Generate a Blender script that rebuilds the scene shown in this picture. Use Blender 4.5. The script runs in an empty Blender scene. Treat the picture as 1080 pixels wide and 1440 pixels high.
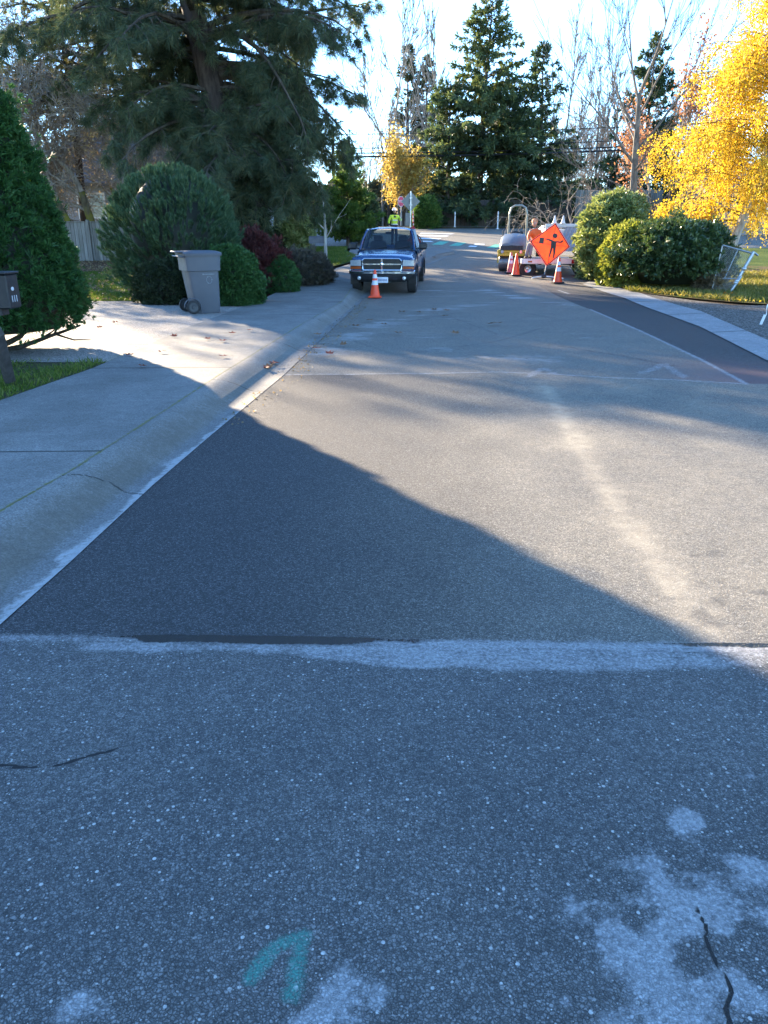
import bpy, math, random
import numpy as np
from mathutils import Vector, Matrix
random.seed(7); rng = np.random.default_rng(11)
sc = bpy.context.scene; COL = sc.collection
R = math.radians
# ---------------------------------------------------------------- camera
CAM_H = 1.6; F = 1040.0; PITCH = math.atan(387/1040)
cd = bpy.data.cameras.new('camera'); cam = bpy.data.objects.new('camera', cd); COL.objects.link(cam)
cam.location = (0, 0, CAM_H); cam.rotation_euler = (math.pi/2 - PITCH, 0, 0)
cd.sensor_fit = 'VERTICAL'; cd.sensor_height = 36; cd.lens = 26; cd.clip_start = .05; cd.clip_end = 3000
sc.camera = cam
# ---------------------------------------------------------------- light
SUN_AZ, SUN_EL = -37.0, 16.5          # azimuth from +Y (negative = left), elevation
w = bpy.data.worlds.new('World'); sc.world = w; w.use_nodes = True
nt = w.node_tree; nt.nodes.clear()
sky = nt.nodes.new('ShaderNodeTexSky'); sky.sky_type = 'NISHITA'; sky.sun_disc = False
sky.sun_elevation = R(SUN_EL); sky.sun_rotation = R(SUN_AZ)
sky.air_density = 1.0; sky.dust_density = 0.0; sky.altitude = 1300; sky.ozone_density = 3.0
bg = nt.nodes.new('ShaderNodeBackground'); bg.inputs[1].default_value = 0.148
wo = nt.nodes.new('ShaderNodeOutputWorld')
tn = nt.nodes.new('ShaderNodeMix'); tn.data_type = 'RGBA'; tn.blend_type = 'MULTIPLY'; tn.inputs[0].default_value = 1; tn.inputs[7].default_value = (.75, .87, .97, 1)
nt.links.new(sky.outputs[0], tn.inputs[6]); nt.links.new(tn.outputs[2], bg.inputs[0]); nt.links.new(bg.outputs[0], wo.inputs[0])
sd = bpy.data.lights.new('sun', 'SUN'); sd.energy = 5.0; sd.angle = R(0.53); sd.color = (1, .81, .57)
so = bpy.data.objects.new('sun', sd); COL.objects.link(so)
S = Vector((math.sin(R(SUN_AZ))*math.cos(R(SUN_EL)), math.cos(R(SUN_AZ))*math.cos(R(SUN_EL)), math.sin(R(SUN_EL))))
so.rotation_euler = S.to_track_quat('Z', 'Y').to_euler(); so.location = (-30, 40, 30)
sc.view_settings.view_transform = 'Standard'; sc.view_settings.look = 'None'
sc.view_settings.exposure = 2.5; sc.view_settings.gamma = 1; sc.view_settings.use_curve_mapping = False
# ---------------------------------------------------------------- terrain and rays
def gz(y):
    if y < 18: return 0.0
    if y < 24: return .05*(y-18)**2/12
    if y < 42: return .15+.05833*(y-24)
    if y < 58: return 1.2+.0625*(y-42)
    return 2.2
gzv = np.vectorize(gz, otypes=[float])
def ray(px, py):
    dx = (px-540)/F; dy = (py-720)/F
    return dx, math.cos(PITCH)-dy*math.sin(PITCH), -math.sin(PITCH)-dy*math.cos(PITCH)
def G(px, py, lift=0.0):
    d = ray(px, py); y = .3
    while y < 400:
        if CAM_H + y/d[1]*d[2] <= gz(y)+lift: break
        y += .01
    return (y/d[1]*d[0], y)
def P(px, py, y):
    d = ray(px, py); t = y/d[1]
    return Vector((t*d[0], y, CAM_H+t*d[2]))
def PX(px, y): return P(px, 333, y).x
def lerp_fn(pts):            # pts (x,y) -> x as a function of y
    pts = sorted(pts, key=lambda p: p[1]); ys = [p[1] for p in pts]; xs = [p[0] for p in pts]
    return lambda y: np.interp(y, ys, xs)
# ---------------------------------------------------------------- noise (numpy)
def vnoise(x, y, seed=0):
    xi = np.floor(x).astype(np.int64); yi = np.floor(y).astype(np.int64); fx = x-xi; fy = y-yi
    def h(a, b):
        n = (a*374761393 + b*668265263 + seed*974634777) & 0x7fffffff
        n = ((n ^ (n >> 13))*1274126177) & 0x7fffffff
        return ((n ^ (n >> 16)) & 0xffff)/65535.0
    u = fx*fx*(3-2*fx); v = fy*fy*(3-2*fy)
    return (h(xi, yi)*(1-u)+h(xi+1, yi)*u)*(1-v)+(h(xi, yi+1)*(1-u)+h(xi+1, yi+1)*u)*v
def fbm(x, y, s, seed=0, o=4):
    t = 0; a = .5; n = 0
    for k in range(o):
        t = t + a*vnoise(x*s, y*s, seed+k*17); n += a; a *= .5; s *= 2.03
    return t/n
def sm(a, b, x):
    t = np.clip((x-a)/(b-a), 0, 1); return t*t*(3-2*t)
def segdist(x, y, pts):      # distance to polyline
    best = np.full(x.shape, 1e9)
    for (x0, y0), (x1, y1) in zip(pts[:-1], pts[1:]):
        dx, dy = x1-x0, y1-y0; l = dx*dx+dy*dy+1e-12
        t = np.clip(((x-x0)*dx+(y-y0)*dy)/l, 0, 1)
        best = np.minimum(best, np.hypot(x-(x0+t*dx), y-(y0+t*dy)))
    return best
# ---------------------------------------------------------------- objects
def tag(o, label=None, cat=None, group=None, kind=None):
    if label: o['label'] = label
    if cat: o['category'] = cat
    if group: o['group'] = group
    if kind: o['kind'] = kind
    return o
def thing(name, label, cat, loc=(0, 0, 0), rz=0, group=None):
    o = bpy.data.objects.new(name, None); COL.objects.link(o); o.empty_display_size = .2
    o.location = loc; o.rotation_euler = (0, 0, rz)
    return tag(o, label, cat, group)
def kids(o): return [c for c in bpy.data.objects if c.parent == o]
def copy_tree(o, parent=None):
    c = o.copy(); COL.objects.link(c); c.parent = parent
    for ch in kids(o): copy_tree(ch, c)
    return c
class MB:
    """collects shapes, then links them as ONE mesh object"""
    def __init__(s): s.v = []; s.f = []; s.n = 0
    def add(s, v, f):
        v = np.asarray(v, float).reshape(-1, 3); f = np.asarray(f, int)
        s.v.append(v); s.f.append(f+s.n); s.n += len(v); return s
    def box(s, c, d, rot=None):
        v = np.array([[x, y, z] for x in (-.5, .5) for y in (-.5, .5) for z in (-.5, .5)])*np.array(d)
        if rot is not None: v = v @ np.array(rot).T
        return s.add(v+np.array(c), [[0, 1, 3, 2], [4, 6, 7, 5], [0, 4, 5, 1], [2, 3, 7, 6], [0, 2, 6, 4], [1, 5, 7, 3]])
    def bbox(s, c, d, b=.02, rot=None):        # bevelled box
        x, y, z = np.array(d)/2; b = min(b, x*.9, y*.9, z*.9)
        import itertools
        pts = []; 
        for sx, sy, sz in itertools.product((-1, 1), repeat=3):
            pts += [(sx*x, sy*(y-b), sz*(z-b)), (sx*(x-b), sy*y, sz*(z-b)), (sx*(x-b), sy*(y-b), sz*z)]
        return s.hull(pts, c, rot)
    def hull(s, pts, c=(0, 0, 0), rot=None):
        import bmesh
        bm = bmesh.new()
        for p in pts: bm.verts.new(p)
        bmesh.ops.convex_hull(bm, input=bm.verts)
        bm.verts.ensure_lookup_table(); bm.verts.index_update()
        v = np.array([q.co[:] for q in bm.verts]); fs = [[q.index for q in f.verts] for f in bm.faces]
        bm.free()
        if rot is not None: v = v @ np.array(rot).T
        v = v+np.array(c)
        f3 = [f for f in fs if len(f) == 3]; f4 = [f for f in fs if len(f) == 4]
        s.v.append(v)
        if f3: s.f.append(np.array(f3)+s.n)
        if f4: s.f.append(np.array(f4)+s.n)
        s.n += len(v); return s
    def tube(s, pts, rad, n=6, cap=True):
        pts = np.asarray(pts, float); m = len(pts)
        rad = np.full(m, rad) if np.isscalar(rad) else np.asarray(rad, float)
        t = np.gradient(pts, axis=0); t /= np.linalg.norm(t, axis=1)[:, None]+1e-9
        ref = np.array([0, 0, 1.0]) if abs(t[:, 2]).mean() < .9 else np.array([1.0, 0, 0])
        u = np.cross(t, ref); u /= np.linalg.norm(u, axis=1)[:, None]+1e-9; v = np.cross(t, u)
        a = np.arange(n)*2*math.pi/n
        ring = (pts[:, None, :] + rad[:, None, None]*(np.cos(a)[None, :, None]*u[:, None, :]+np.sin(a)[None, :, None]*v[:, None, :]))
        i = np.arange(m-1)[:, None]*n; j = np.arange(n)[None, :]; k = (np.arange(n)+1) % n
        f = np.stack([i+j, i+k[None, :], i+n+k[None, :], i+n+j], -1).reshape(-1, 4)
        b = s.n; s.add(ring, f)
        if cap:
            for e, o in ((0, 1), (m-1, 0)):
                q = s.n; s.v.append(pts[e][None]); s.n += 1; base = b+e*n
                s.f.append(np.array([[base+(x+1) % n, base+x, q] if o else [base+x, base+(x+1) % n, q] for x in range(n)]))
        return s
    def cyl(s, a, b, r, n=16, r2=None): return s.tube([a, b], [r, r if r2 is None else r2], n)
    def lathe(s, prof, c=(0, 0, 0), axis='z', n=24):
        pr = np.array(prof, float); a = np.arange(n)*2*math.pi/n
        x = pr[:, 0][:, None]*np.cos(a); y = pr[:, 0][:, None]*np.sin(a); z = np.repeat(pr[:, 1][:, None], n, 1)
        if axis == 'z': v = np.stack([x, y, z], -1)
        elif axis == 'x': v = np.stack([z, x, y], -1)
        else: v = np.stack([y, z, x], -1)
        m = len(pr); i = np.arange(m-1)[:, None]*n; j = np.arange(n)[None, :]; k = (np.arange(n)+1) % n
        return s.add(v.reshape(-1, 3)+np.array(c), np.stack([i+j, i+k[None, :], i+n+k[None, :], i+n+j], -1).reshape(-1, 4))
    def ell(s, c, r, n=12, m=8):
        th = np.linspace(-math.pi/2, math.pi/2, m+1); pr = np.stack([np.cos(th), np.sin(th)], 1)
        k = MB().lathe(pr, n=n); return s.add(k.v[0]*np.array(r)+np.array(c), k.f[0])
    def grid(s, V):                       # V[i,j,3]
        V = np.asarray(V, float); a, b = V.shape[:2]; i = np.arange(a-1)[:, None]*b; j = np.arange(b-1)[None, :]
        return s.add(V.reshape(-1, 3), np.stack([i+j, i+j+1, i+b+j+1, i+b+j], -1).reshape(-1, 4))
    def prism(s, poly, z0, z1, M=None):    # convex or star-shaped outline (2D), extruded
        n = len(poly); c = np.mean(np.array(poly), 0)
        v = [(x, y, z0) for x, y in poly]+[(x, y, z1) for x, y in poly]+[(c[0], c[1], z0), (c[0], c[1], z1)]
        v = np.array(v)
        if M is not None: v = (np.array(M)[:3, :3] @ v.T).T+np.array(M)[:3, 3]
        s.v.append(v); q = s.n
        s.f.append(np.array([[i, (i+1) % n, n+(i+1) % n, n+i] for i in range(n)])+q)
        s.f.append(np.array([[(i+1) % n, i, 2*n] for i in range(n)]+[[n+i, n+(i+1) % n, 2*n+1] for i in range(n)])+q)
        s.n += len(v); return s
    def scatter(s, tv, tf, pos, ax, sc_, spin=True, side=None):
        """copies of a template (z = its axis) at pos, axis ax, scale sc_"""
        pos = np.asarray(pos, float); N = len(pos)
        if N == 0: return s
        z = np.asarray(ax, float); z = z/(np.linalg.norm(z, axis=1)[:, None]+1e-9)
        r = rng.normal(size=(N, 3)) if side is None else np.asarray(side, float)
        x = np.cross(r, z); x /= np.linalg.norm(x, axis=1)[:, None]+1e-9; y = np.cross(z, x)
        B = np.stack([x, y, z], 1)*np.asarray(sc_, float).reshape(-1, 1, 1)      # N,3(axis),3
        v = np.einsum('ka,nab->nkb', np.asarray(tv, float), B)+pos[:, None, :]
        f = np.asarray(tf, int)[None]+(np.arange(N)*len(tv))[:, None, None]
        return s.add(v.reshape(-1, 3), f.reshape(-1, f.shape[-1]))
    def build(s, name, mat=None, parent=None, smooth=False, attrs=None):
        me = bpy.data.meshes.new(name); v = np.concatenate(s.v)
        sizes = np.concatenate([np.full(len(f), f.shape[1]) for f in s.f]); loops = np.concatenate([f.ravel() for f in s.f])
        me.vertices.add(len(v)); me.vertices.foreach_set('co', v.ravel().astype(np.float32))
        me.loops.add(len(loops)); me.loops.foreach_set('vertex_index', loops.astype(np.int32))
        me.polygons.add(len(sizes)); st = np.concatenate([[0], np.cumsum(sizes)[:-1]])
        me.polygons.foreach_set('loop_start', st.astype(np.int32)); me.polygons.foreach_set('loop_total', sizes.astype(np.int32))
        me.polygons.foreach_set('use_smooth', np.full(len(sizes), smooth))
        if attrs:
            for k, a in attrs.items():
                at = me.attributes.new(k, 'FLOAT', 'POINT'); at.data.foreach_set('value', np.asarray(a, np.float32).ravel())
        me.update(calc_edges=True); me.validate()
        o = bpy.data.objects.new(name, me); COL.objects.link(o)
        if mat: me.materials.append(mat)
        if parent: o.parent = parent
        return o
def smooth_angle(o, ang=35):
    me = o.data
    me.polygons.foreach_set('use_smooth', np.full(len(me.polygons), True))
    try: me.set_sharp_from_angle(angle=R(ang))
    except Exception: pass
    return o
def rotz(a): c, s_ = math.cos(a), math.sin(a); return np.array([[c, -s_, 0], [s_, c, 0], [0, 0, 1]])
def rotx(a): c, s_ = math.cos(a), math.sin(a); return np.array([[1, 0, 0], [0, c, -s_], [0, s_, c]])
def roty(a): c, s_ = math.cos(a), math.sin(a); return np.array([[c, 0, s_], [0, 1, 0], [-s_, 0, c]])
# ---------------------------------------------------------------- materials
class NT:
    def __init__(s, name):
        s.m = bpy.data.materials.new(name); s.m.use_nodes = True; s.t = s.m.node_tree; s.t.nodes.clear()
        s.out = s.n('ShaderNodeOutputMaterial'); s.co = s.n('ShaderNodeTexCoord').outputs['Object']
    def n(s, typ, **kw):
        q = s.t.nodes.new(typ)
        for k, v in kw.items(): setattr(q, k, v)
        return q
    def l(s, a, b): s.t.links.new(a, b)
    def put(s, sock, v):
        if hasattr(v, 'is_linked') or isinstance(v, bpy.types.NodeSocket): s.l(v, sock)
        elif v is not None:
            if isinstance(v, (tuple, list)) and len(v) == 3 and sock.type == 'RGBA': v = (*v, 1)
            sock.default_value = v
    def noise(s, scale, detail=4, rough=.55, co=None, dist=0, out='Fac'):
        q = s.n('ShaderNodeTexNoise'); s.l(co or s.co, q.inputs['Vector'])
        q.inputs['Scale'].default_value = scale; q.inputs['Detail'].default_value = detail
        q.inputs['Roughness'].default_value = rough; q.inputs['Distortion'].default_value = dist
        return q.outputs[out]
    def vor(s, scale, feature='F1', out='Distance', co=None, rand=1):
        q = s.n('ShaderNodeTexVoronoi', feature=feature); s.l(co or s.co, q.inputs['Vector'])
        q.inputs['Scale'].default_value = scale; q.inputs['Randomness'].default_value = rand
        return q.outputs[out]
    def math(s, op, a, b=None, c=None):
        q = s.n('ShaderNodeMath', operation=op)
        for i, v in enumerate((a, b, c)):
            if v is not None: s.put(q.inputs[i], v)
        return q.outputs[0]
    def mr(s, v, a, b, c=0., d=1., t='SMOOTHSTEP'):
        q = s.n('ShaderNodeMapRange', interpolation_type=t); s.put(q.inputs[0], v)
        for i, x in enumerate((a, b, c, d)): s.put(q.inputs[i+1], x)
        return q.outputs[0]
    def mix(s, f, a, b, typ='MIX'):
        q = s.n('ShaderNodeMix', data_type='RGBA', blend_type=typ)
        s.put(q.inputs[0], f); s.put(q.inputs[6], a); s.put(q.inputs[7], b); return q.outputs[2]
    def ramp(s, f, stops):
        q = s.n('ShaderNodeValToRGB'); s.put(q.inputs[0], f); e = q.color_ramp.elements
        while len(e) < len(stops): e.new(.5)
        for x, (p, c) in zip(e, stops): x.position = p; x.color = (*c, 1)
        return q.outputs[0]
    def attr(s, name):
        q = s.n('ShaderNodeAttribute', attribute_name=name); return q.outputs['Fac']
    def sep(s, co=None):
        q = s.n('ShaderNodeSeparateXYZ'); s.l(co or s.co, q.inputs[0]); return q.outputs
    def map(s, scale=(1, 1, 1), rot=(0, 0, 0)):
        q = s.n('ShaderNodeMapping'); s.l(s.co, q.inputs[0]); q.inputs['Scale'].default_value = scale; q.inputs['Rotation'].default_value = rot
        return q.outputs[0]
    def bump(s, h, strength=.3, dist=.01):
        q = s.n('ShaderNodeBump'); s.put(q.inputs['Height'], h); q.inputs['Strength'].default_value = strength
        q.inputs['Distance'].default_value = dist; return q.outputs[0]
    def pbr(s, col, rough=.8, normal=None, spec=.5, metal=0., **kw):
        q = s.n('ShaderNodeBsdfPrincipled'); s.put(q.inputs['Base Color'], col); s.put(q.inputs['Roughness'], rough)
        s.put(q.inputs['Specular IOR Level'], spec); s.put(q.inputs['Metallic'], metal)
        if normal: s.l(normal, q.inputs['Normal'])
        for k, v in kw.items(): s.put(q.inputs[k.replace('_', ' ')], v)
        return q.outputs[0]
    def done(s, sh): s.l(sh, s.out.inputs[0]); return s.m
def M_plain(name, col, rough=.6, metal=0., var=.12, scale=6, bump=.1, spec=.5, **kw):
    n = NT(name); f = n.noise(scale, 5); a = tuple(c*(1-var) for c in col); b = tuple(min(1, c*(1+var)) for c in col)
    c = n.mix(n.mr(f, .3, .7), a, b)
    r = n.mr(n.noise(scale*2.3, 3), .3, .7, max(0, rough-.08), min(1, rough+.08))
    return n.done(n.pbr(c, r, n.bump(n.noise(scale*14, 3), bump, .003), spec, metal, **kw))
def M_leaf(name, cols, trans=.35, rough=.55, tcol=None, spec=.25):
    """colour varies from leaf to leaf (random per island) and through the crown"""
    n = NT(name); g = n.n('ShaderNodeNewGeometry').outputs['Random Per Island']
    k = n.math('ADD', n.math('MULTIPLY', g, .7), n.math('MULTIPLY', n.noise(.9, 3), .6))
    k = n.math('SUBTRACT', k, .15); st = [(i/(len(cols)-1), c) for i, c in enumerate(cols)]
    c = n.ramp(k, st); p = n.pbr(c, rough, None, spec)
    if trans <= 0: return n.done(p)
    tr = n.n('ShaderNodeBsdfTranslucent'); n.l(n.mix(1.0, c, tcol or (1.6, 1.5, .9), 'MULTIPLY'), tr.inputs[0])
    mx = n.n('ShaderNodeMixShader'); mx.inputs[0].default_value = trans; n.l(p, mx.inputs[1]); n.l(tr.outputs[0], mx.inputs[2])
    return n.done(mx.outputs[0])
def M_bark(name, a, b, scale=8, moss=None):
    n = NT(name); co = n.map((1, 1, .25)); f = n.noise(scale, 6, .65, co); c = n.mix(n.mr(f, .35, .65), a, b)
    if moss: c = n.mix(n.mr(n.noise(1.3, 4), .45, .6), c, moss)
    return n.done(n.pbr(c, .9, n.bump(f, .8, .03), .2))
# ================================================================ THE SETTING
def M_road():
    n = NT('asphalt'); A = n.attr
    nz = n.noise(9, 6, .7); nf = n.noise(60, 4, .7); rag = n.math('ADD', n.math('MULTIPLY', nz, .6), n.math('MULTIPLY', nf, .4))
    def edge(name, k=.9, lo=.40, hi=.62):
        return n.mr(n.math('ADD', A(name), n.math('MULTIPLY', n.math('SUBTRACT', rag, .5), k)), lo, hi)
    new = A('m_new')
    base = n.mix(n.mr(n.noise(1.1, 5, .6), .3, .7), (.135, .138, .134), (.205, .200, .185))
    base = n.mix(n.mr(n.noise(14, 4, .7), .38, .66), base, n.mix(.5, base, (.12, .115, .105)))
    def cells(sc):      # packed stones: brightness per stone, dark gaps between
        v = n.vor(sc, out='Color'); q = n.n('ShaderNodeSeparateColor'); n.l(v, q.inputs[0]); g = n.mr(n.vor(sc, 'DISTANCE_TO_EDGE'), .02, .16)
        return q.outputs[0], g
    ca, ga = cells(118); cb, gb = cells(230)
    grain = n.math('MULTIPLY', n.math('ADD', .42, n.math('ADD', n.math('MULTIPLY', n.math('POWER', ca, 1.6), .85), n.math('MULTIPLY', cb, .45))), n.math('ADD', .45, n.math('MULTIPLY', n.math('MULTIPLY', ga, n.math('ADD', .5, n.math('MULTIPLY', gb, .5))), .68)))
    gcol = n.n('ShaderNodeCombineColor'); [n.l(grain, gcol.inputs[i]) for i in range(3)]; gcol = gcol.outputs[0]
    base = n.mix(1., base, gcol, 'MULTIPLY')
    # stones showing in the worn surface
    def stones(scale, thr, size, seed):
        co = n.n('ShaderNodeVectorMath', operation='ADD'); n.l(n.co, co.inputs[0]); co.inputs[1].default_value = (seed, seed*.7, 0)
        d = n.vor(scale, co=co.outputs[0]); c = n.vor(scale, out='Color', co=co.outputs[0]); sp = n.n('ShaderNodeSeparateColor'); n.l(c, sp.inputs[0])
        on = n.math('GREATER_THAN', sp.outputs[0], thr); r = n.math('MULTIPLY', sp.outputs[1], size)
        return n.math('MULTIPLY', on, n.mr(d, r, n.math('MULTIPLY', r, .7))), sp.outputs[2]
    s1, b1 = stones(70, n.mr(n.noise(3.1, 4), .3, .7, .60, .86), .46, 0); s2, b2 = stones(150, .66, .5, 3.3); s3, b3 = stones(36, .86, .24, 7.1)
    vis = n.math('SUBTRACT', 1.0, n.math('MULTIPLY', new, .8))
    scol1 = n.mix(b1, (.24, .24, .23), (.60, .60, .56)); scol2 = n.mix(b2, (.20, .20, .19), (.38, .37, .35))
    c = n.mix(n.math('MULTIPLY', s2, vis), base, scol2); c = n.mix(n.math('MULTIPLY', s1, vis), c, scol1)
    c = n.mix(n.math('MULTIPLY', s3, vis), c, (.40, .39, .36))
    pit = n.mr(n.vor(95, co=n.map((1, 1.3, 1))), .10, .30, 1., 0.); c = n.mix(n.math('MULTIPLY', pit, n.mr(n.noise(30, 3, .8), .45, .6)), c, (.02, .021, .023))
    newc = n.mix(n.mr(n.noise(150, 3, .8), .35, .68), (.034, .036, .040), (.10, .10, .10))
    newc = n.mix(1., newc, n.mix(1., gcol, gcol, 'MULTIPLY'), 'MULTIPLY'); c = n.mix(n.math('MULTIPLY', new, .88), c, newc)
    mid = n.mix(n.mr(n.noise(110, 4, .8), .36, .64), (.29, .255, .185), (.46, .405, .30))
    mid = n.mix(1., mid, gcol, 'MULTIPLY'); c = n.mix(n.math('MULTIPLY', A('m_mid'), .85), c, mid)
    c = n.mix(n.math('MULTIPLY', n.mr(n.math('ADD', A('m_sand'), n.math('MULTIPLY', n.math('SUBTRACT', rag, .5), 1.3)), .05, 1.), .75), c, (.50, .43, .31))
    c = n.mix(n.math('MULTIPLY', edge('m_dark', 1.7, .3, .75), .72), c, (.06, .058, .055))
    c = n.mix(n.math('MULTIPLY', A('m_red'), .5), c, (.22, .11, .10))
    c = n.mix(n.math('MULTIPLY', n.mr(n.math('ADD', A('m_dust'), n.math('MULTIPLY', n.math('SUBTRACT', n.noise(5, 6, .75, dist=1.2), .5), 1.3)), .25, 1.), .8), c, (.42, .42, .40))
    wf = edge('m_white', 1.7, .22, .85)
    c = n.mix(n.math('MULTIPLY', wf, n.math('ADD', .45, n.math('MULTIPLY', ca, .6))), c, n.mix(n.mr(nf, .3, .7), (.30, .30, .295), (.52, .52, .51)))
    gf = n.math('MULTIPLY', edge('m_green', 1.5, .25, .85), n.mr(n.noise(120, 3, .8), .28, .58))
    c = n.mix(n.math('MULTIPLY', gf, .6), c, (.04, .38, .30))
    tf = edge('m_tar', 1.9); c = n.mix(tf, c, (.004, .004, .005))
    c = n.mix(edge('m_crack', .5, .45, .6), c, (.008, .008, .009))
    h = n.math('ADD', n.math('ADD', n.math('MULTIPLY', n.noise(170, 3, .8), .4), n.math('MULTIPLY', n.math('MULTIPLY', ga, n.math('ADD', .4, ca)), .8)), n.math('MULTIPLY', n.math('ADD', s1, s2), n.math('MULTIPLY', vis, .35)))
    h = n.math('SUBTRACT', h, n.math('MULTIPLY', edge('m_crack', .5, .45, .6), 2.0))
    rough = n.math('SUBTRACT', .78, n.math('MULTIPLY', tf, .52))
    b = n.n('ShaderNodeBump'); n.put(b.inputs['Height'], h); b.inputs['Strength'].default_value = .9; b.inputs['Distance'].default_value = .007
    return n.done(n.pbr(c, rough, b.outputs[0], .45))
def M_concrete(name, a=(.185, .178, .158), b=(.265, .257, .232), stone=False):
    n = NT(name); f = n.noise(1.6, 6, .65); c = n.mix(n.mr(f, .3, .7), a, b)
    c = n.mix(n.mr(n.noise(9, 6, .75), .38, .7), c, n.mix(.35, c, (.12, .11, .09)))
    c = n.mix(n.mr(n.noise(95, 4, .8), .38, .60), n.mix(.5, c, (.06, .06, .055)), c)
    if stone:
        d = n.vor(75, out='Color'); sp = n.n('ShaderNodeSeparateColor'); n.l(d, sp.inputs[0])
        c = n.mix(.75, c, n.ramp(sp.outputs[0], [(0, (.10, .09, .08)), (.5, (.30, .27, .23)), (1, (.55, .50, .44))]))
    v_ = n.vor(120, out='Color'); q_ = n.n('ShaderNodeSeparateColor'); n.l(v_, q_.inputs[0]); k_ = n.math('ADD', .72, n.math('MULTIPLY', q_.outputs[0], .5))
    cc_ = n.n('ShaderNodeCombineColor'); [n.l(k_, cc_.inputs[i]) for i in range(3)]; c = n.mix(1., c, cc_.outputs[0], 'MULTIPLY')
    rag = n.math('SUBTRACT', n.noise(22, 6, .7), .5)
    def edge(nm, k=.9): return n.mr(n.math('ADD', n.attr(nm), n.math('MULTIPLY', rag, k)), .3, .7)
    c = n.mix(n.math('MULTIPLY', n.mr(n.math('ADD', n.attr('m_dark'), n.math('MULTIPLY', rag, 1.1)), .1, .95), .75), c, (.095, .085, .062))
    c = n.mix(n.math('MULTIPLY', edge('m_white', 1.3), .8), c, (.44, .44, .42))
    c = n.mix(n.math('MULTIPLY', edge('m_moss', 1.4), .9), c, (.17, .16, .03))
    cr = edge('m_crack', .25); c = n.mix(cr, c, (.03, .03, .025))
    h = n.math('ADD', n.noise(150, 4, .8), n.math('MULTIPLY', cr, -2.))
    return n.done(n.pbr(c, .82, n.bump(h, .5 if not stone else .9, .004), .4))
def M_soil(name, a, b, c2, scale=18):
    n = NT(name); f = n.noise(scale, 6, .75); g = n.vor(scale*2.4, out='Color'); sp = n.n('ShaderNodeSeparateColor'); n.l(g, sp.inputs[0])
    c = n.mix(n.mr(f, .35, .65), a, b); c = n.mix(n.math('MULTIPLY', n.math('GREATER_THAN', sp.outputs[0], .7), .8), c, c2)
    return n.done(n.pbr(c, .95, n.bump(n.math('ADD', f, sp.outputs[1]), .9, .02), .15))
def M_lawn(name, br=.62):
    n = NT(name); c = n.mix(n.mr(n.noise(.7, 5, .7), .35, .65), (.055, .095, .016), (.115, .15, .028))
    c = n.mix(n.mr(n.noise(40, 4, .8), .4, .7), c, n.mix(.5, c, (.03, .05, .01)))
    c = n.mix(n.mr(n.noise(2.2, 5, .7), br, br+.13), c, (.15, .115, .06))
    return n.done(n.pbr(c, .9, n.bump(n.noise(60, 4, .8), 1., .03), .1))
ASPH = M_road(); CONC = M_concrete('pavement_concrete'); AGG = M_concrete('exposed_aggregate', (.095, .085, .072), (.145, .13, .108), True)
NEWCONC = M_concrete('fresh_concrete', (.29, .30, .30), (.38, .385, .38))
LAWN = M_lawn('lawn_grass'); DIRT = M_soil('dirt', (.030, .022, .015), (.075, .055, .036), (.14, .095, .055))
MULCH = M_soil('leafy_mulch', (.045, .022, .014), (.12, .06, .03), (.26, .15, .075), 9)
GRAVEL = M_soil('gravel', (.05, .045, .04), (.135, .12, .10), (.27, .25, .22), 15)

L1 = [G(*q, .12) for q in [(0, 720), (105, 660), (240, 573), (310, 527), (370, 490), (430, 453), (480, 425)]]
L2 = [G(*q) for q in [(0, 880), (100, 790), (215, 683), (300, 610), (400, 527), (470, 460), (500, 432)]]
fL1 = lerp_fn([(-2.45, -2.5), (-2.33, 2.)]+L1+[(-.95, 22.), (-.6, 25.), (.35, 28.5), (1.55, 32.), (2.35, 35.)])
fL2 = lerp_fn([(-1.72, -2.5), (-1.7, 2.)]+L2+[(-.45, 22.), (-.1, 25.), (.9, 28.5), (2.1, 32.), (2.95, 35.)])
fSW = lerp_fn([(-3.95, -2.5), (-3.9, 5.)]+[G(*q, .13) for q in [(130, 518), (270, 458), (400, 405), (455, 388)]]+[(-2.1, 27.), (-1., 31), (.3, 36)])
fR = lerp_fn([(3.6, -2.5), (4.4, 6.)]+[G(*q) for q in [(1080, 508), (985, 460), (880, 420), (820, 400)]]+[(7.3, 26.5), (9, 31), (10.5, 36)])
CORNER = lerp_fn([(2.95, 35), (3.25, 36.2), (3.2, 37.2), (2.75, 38.1), (1.6, 38.9), (-1.0, 39.5), (-9, 39.9), (-90, 40.3)])
RCORN = lerp_fn([(10.2, 35), (11.2, 37), (13.5, 38.6), (20, 39.5), (90, 40.3)])

def strip(name, fl, fr, y0, y1, nx, rows, lift, mat, masks=None, label=None, zfn=None):
    ys = np.array(rows) if not np.isscalar(rows) else np.linspace(y0, y1, rows)
    u = np.linspace(0, 1, nx); xl = fl(ys)[:, None]; xr = fr(ys)[:, None]
    X = xl+(xr-xl)*u[None]; Y = np.repeat(ys[:, None], nx, 1); Z = np.repeat(gzv(ys)[:, None], nx, 1)+lift
    if zfn is not None: Z = Z+zfn(X, Y, np.repeat(u[None], len(ys), 0))
    m = MB().grid(np.stack([X, Y, Z], -1))
    at = masks(X, Y, np.repeat(u[None], len(ys), 0)) if masks else None
    o = m.build(name, mat, smooth=True, attrs=at); return tag(o, label, kind='structure')

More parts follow.
